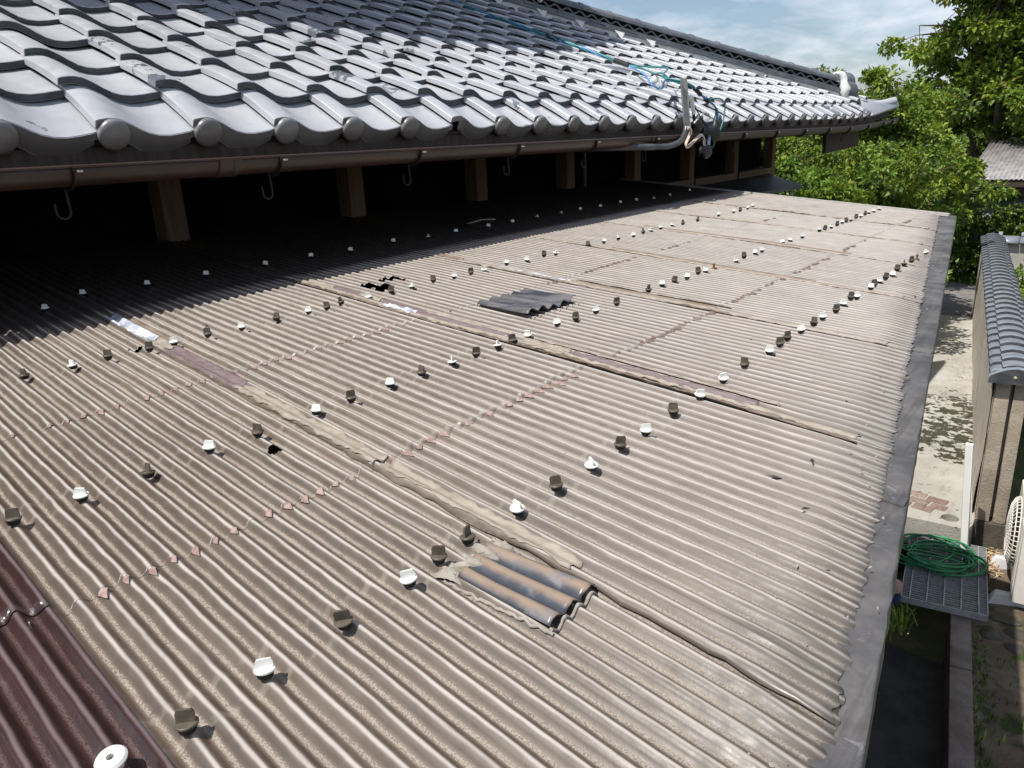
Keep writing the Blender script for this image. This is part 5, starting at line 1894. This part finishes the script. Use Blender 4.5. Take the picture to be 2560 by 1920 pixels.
for _ in range(700):
    y = g.uniform(1.2, 5.0)
    sp.append((kx(y) + 0.12 + abs(g.normal(0, 0.06)) + (0.25 * g.random() if g.random() < 0.3 else 0), y, -3.17))
for _ in range(260):
    y = g.uniform(2.6, 4.9)
    sp.append((kx(y) - 0.45 + g.normal(0, 0.03), y, -3.06))
blades('weeds', sp, 0.05, 0.005, DRK, 2, 'short weeds growing along the kerb and the drain bank', 'weeds')
fern = [(-0.70 + g.normal(0, 0.03), 4.62 + g.normal(0, 0.05), -3.05) for _ in range(40)]
blades('grass_tuft', fern, 0.16, 0.006, MID, 3, 'grassy tuft on the drain bank below the bucket', 'grass')

# ------------------------------------------------------------------ shed
sh = thing('shed', 'blue grey corrugated steel shed beyond the road', 'shed', (-0.6, 17.6, ZG))
def corrug(x0, x1, p_of, pitch, amp, name, mat, rows=2):
    n = int((x1 - x0) / pitch * 6)
    P = []
    for r in range(rows):
        t = r / (rows - 1)
        P.append([p_of(x0 + (x1 - x0) * k / n, t, amp * math.cos(2 * math.pi * k / 6)) for k in range(n + 1)])
    return build(MB().grid(P), name, mat, sh, ang=70, solid=0.01)
corrug(-2.33, 2.4, lambda x, t, a: (x, 17.25 + a, -3.1 + 1.72 * t), 0.076, 0.009, 'wall', shed_mat)
corrug(-2.50, 2.6, lambda x, t, a: (x - 0.02 * t, 16.95 + 3.0 * t, -1.09 + 0.62 * t + a), 0.076, 0.012, 'roof', shed_roof_mat)
mb = MB()
mb.span((-2.5, 16.97, -1.22), (2.6, 17.02, -1.12))
mb.span((-2.45, 17.1, -1.42), (2.5, 17.2, -1.24))
build(mb, 'fascia', wood_dk, sh)
mb = MB()
mb.span((-2.33, 17.3, -3.1), (2.4, 19.8, -1.15))
build(mb, 'shed_body', wood_dk, sh, ang=0)

# far pale gleam between the shrubs: a low greenhouse cover
gh = thing('greenhouse', 'pale bluish plastic tunnel glimpsed between the shrubs', 'greenhouse', (-6.2, 17.5, GZ))
P = []
for k in range(13):
    a = math.pi * k / 12
    P.append([(-6.3 + math.cos(a) * 1.2 + dx, y, GZ + 0.9 + math.sin(a) * 1.1) for y, dx in ((15.5, 0.6), (21, -0.6))])
build(MB().grid(P), 'plastic_cover', simple('milky plastic film', (0.55, 0.62, 0.66), (0.65, 0.71, 0.74), 3, 0.4), gh, ang=60, solid=0.01)

# distant wood closing the view at eye level
cl = []
gg = random.Random(4)
for k in range(420):
    a = R(gg.uniform(-75, 60))
    d = gg.uniform(55, 75)
    cl.append((math.sin(a) * d - 8, math.cos(a) * d, GZ + gg.uniform(0.3, 3.6), 2.2, gg.choice([MID, DRK, MID, YEL])))
fw = leaf_cloud('far_wood', None, cl, 36, 0.9, None, 0.7, 99)
tag(fw, 'distant green wood beyond the fields', 'wood', kind='stuff')

# ------------------------------------------------------------------ litter on the lean-to roof
def stick(pts, r, mat, name, label, cat, group=None):
    return tag(build(MB().tube([Vector((x, y, on_roof(x, y) + dz)) for x, y, dz in pts], r, 6), name, mat, ang=60), label, cat, group)
stick([(-2.40, 2.66, 0.006), (-2.40, 2.76, 0.008), (-2.37, 2.83, 0.006)], 0.004, cream, 'plastic_stick', 'thin pale stick lying in the shade under the eaves', 'stick')
for k, (x, y) in enumerate([(-0.62, 1.62), (-0.30, 1.05), (-0.42, 2.30), (-0.28, 1.55), (-0.33, 0.98), (-1.72, 0.93), (-0.26, 0.90)]):
    mb = MB()
    a = random.uniform(0, 6.28)
    d = Vector((math.cos(a), math.sin(a), 0.1)) * random.uniform(0.008, 0.014)
    e = Vector((-math.sin(a), math.cos(a), 0.25)) * 0.0035
    p = Vector((x, y, on_roof(x, y) + 0.004))
    mb.add([p - d, p - e + Vector((0, 0, .002)), p + d, p + e], [(0, 1, 2), (0, 2, 3)])
    tag(build(mb, 'dead_leaf', tan if k == 3 else wood_dk, ang=0), ['dark dry leaf just below the middle row of screw caps', 'dark dry leaf near the lead strip halfway along the roof', 'dry leaf on the far third of the corrugated sheets', 'dark dry leaf above the lead strip, farther than the halfway one', 'pale tan dry leaf close to the lead strip', 'dry leaf beside the torn crest near the eaves shade', 'dry leaf nearest the camera of those along the lead strip'][k], 'leaf', 'dry leaves on the corrugated roof')
print('tiles', tile_n, 'objects', len(bpy.data.objects))
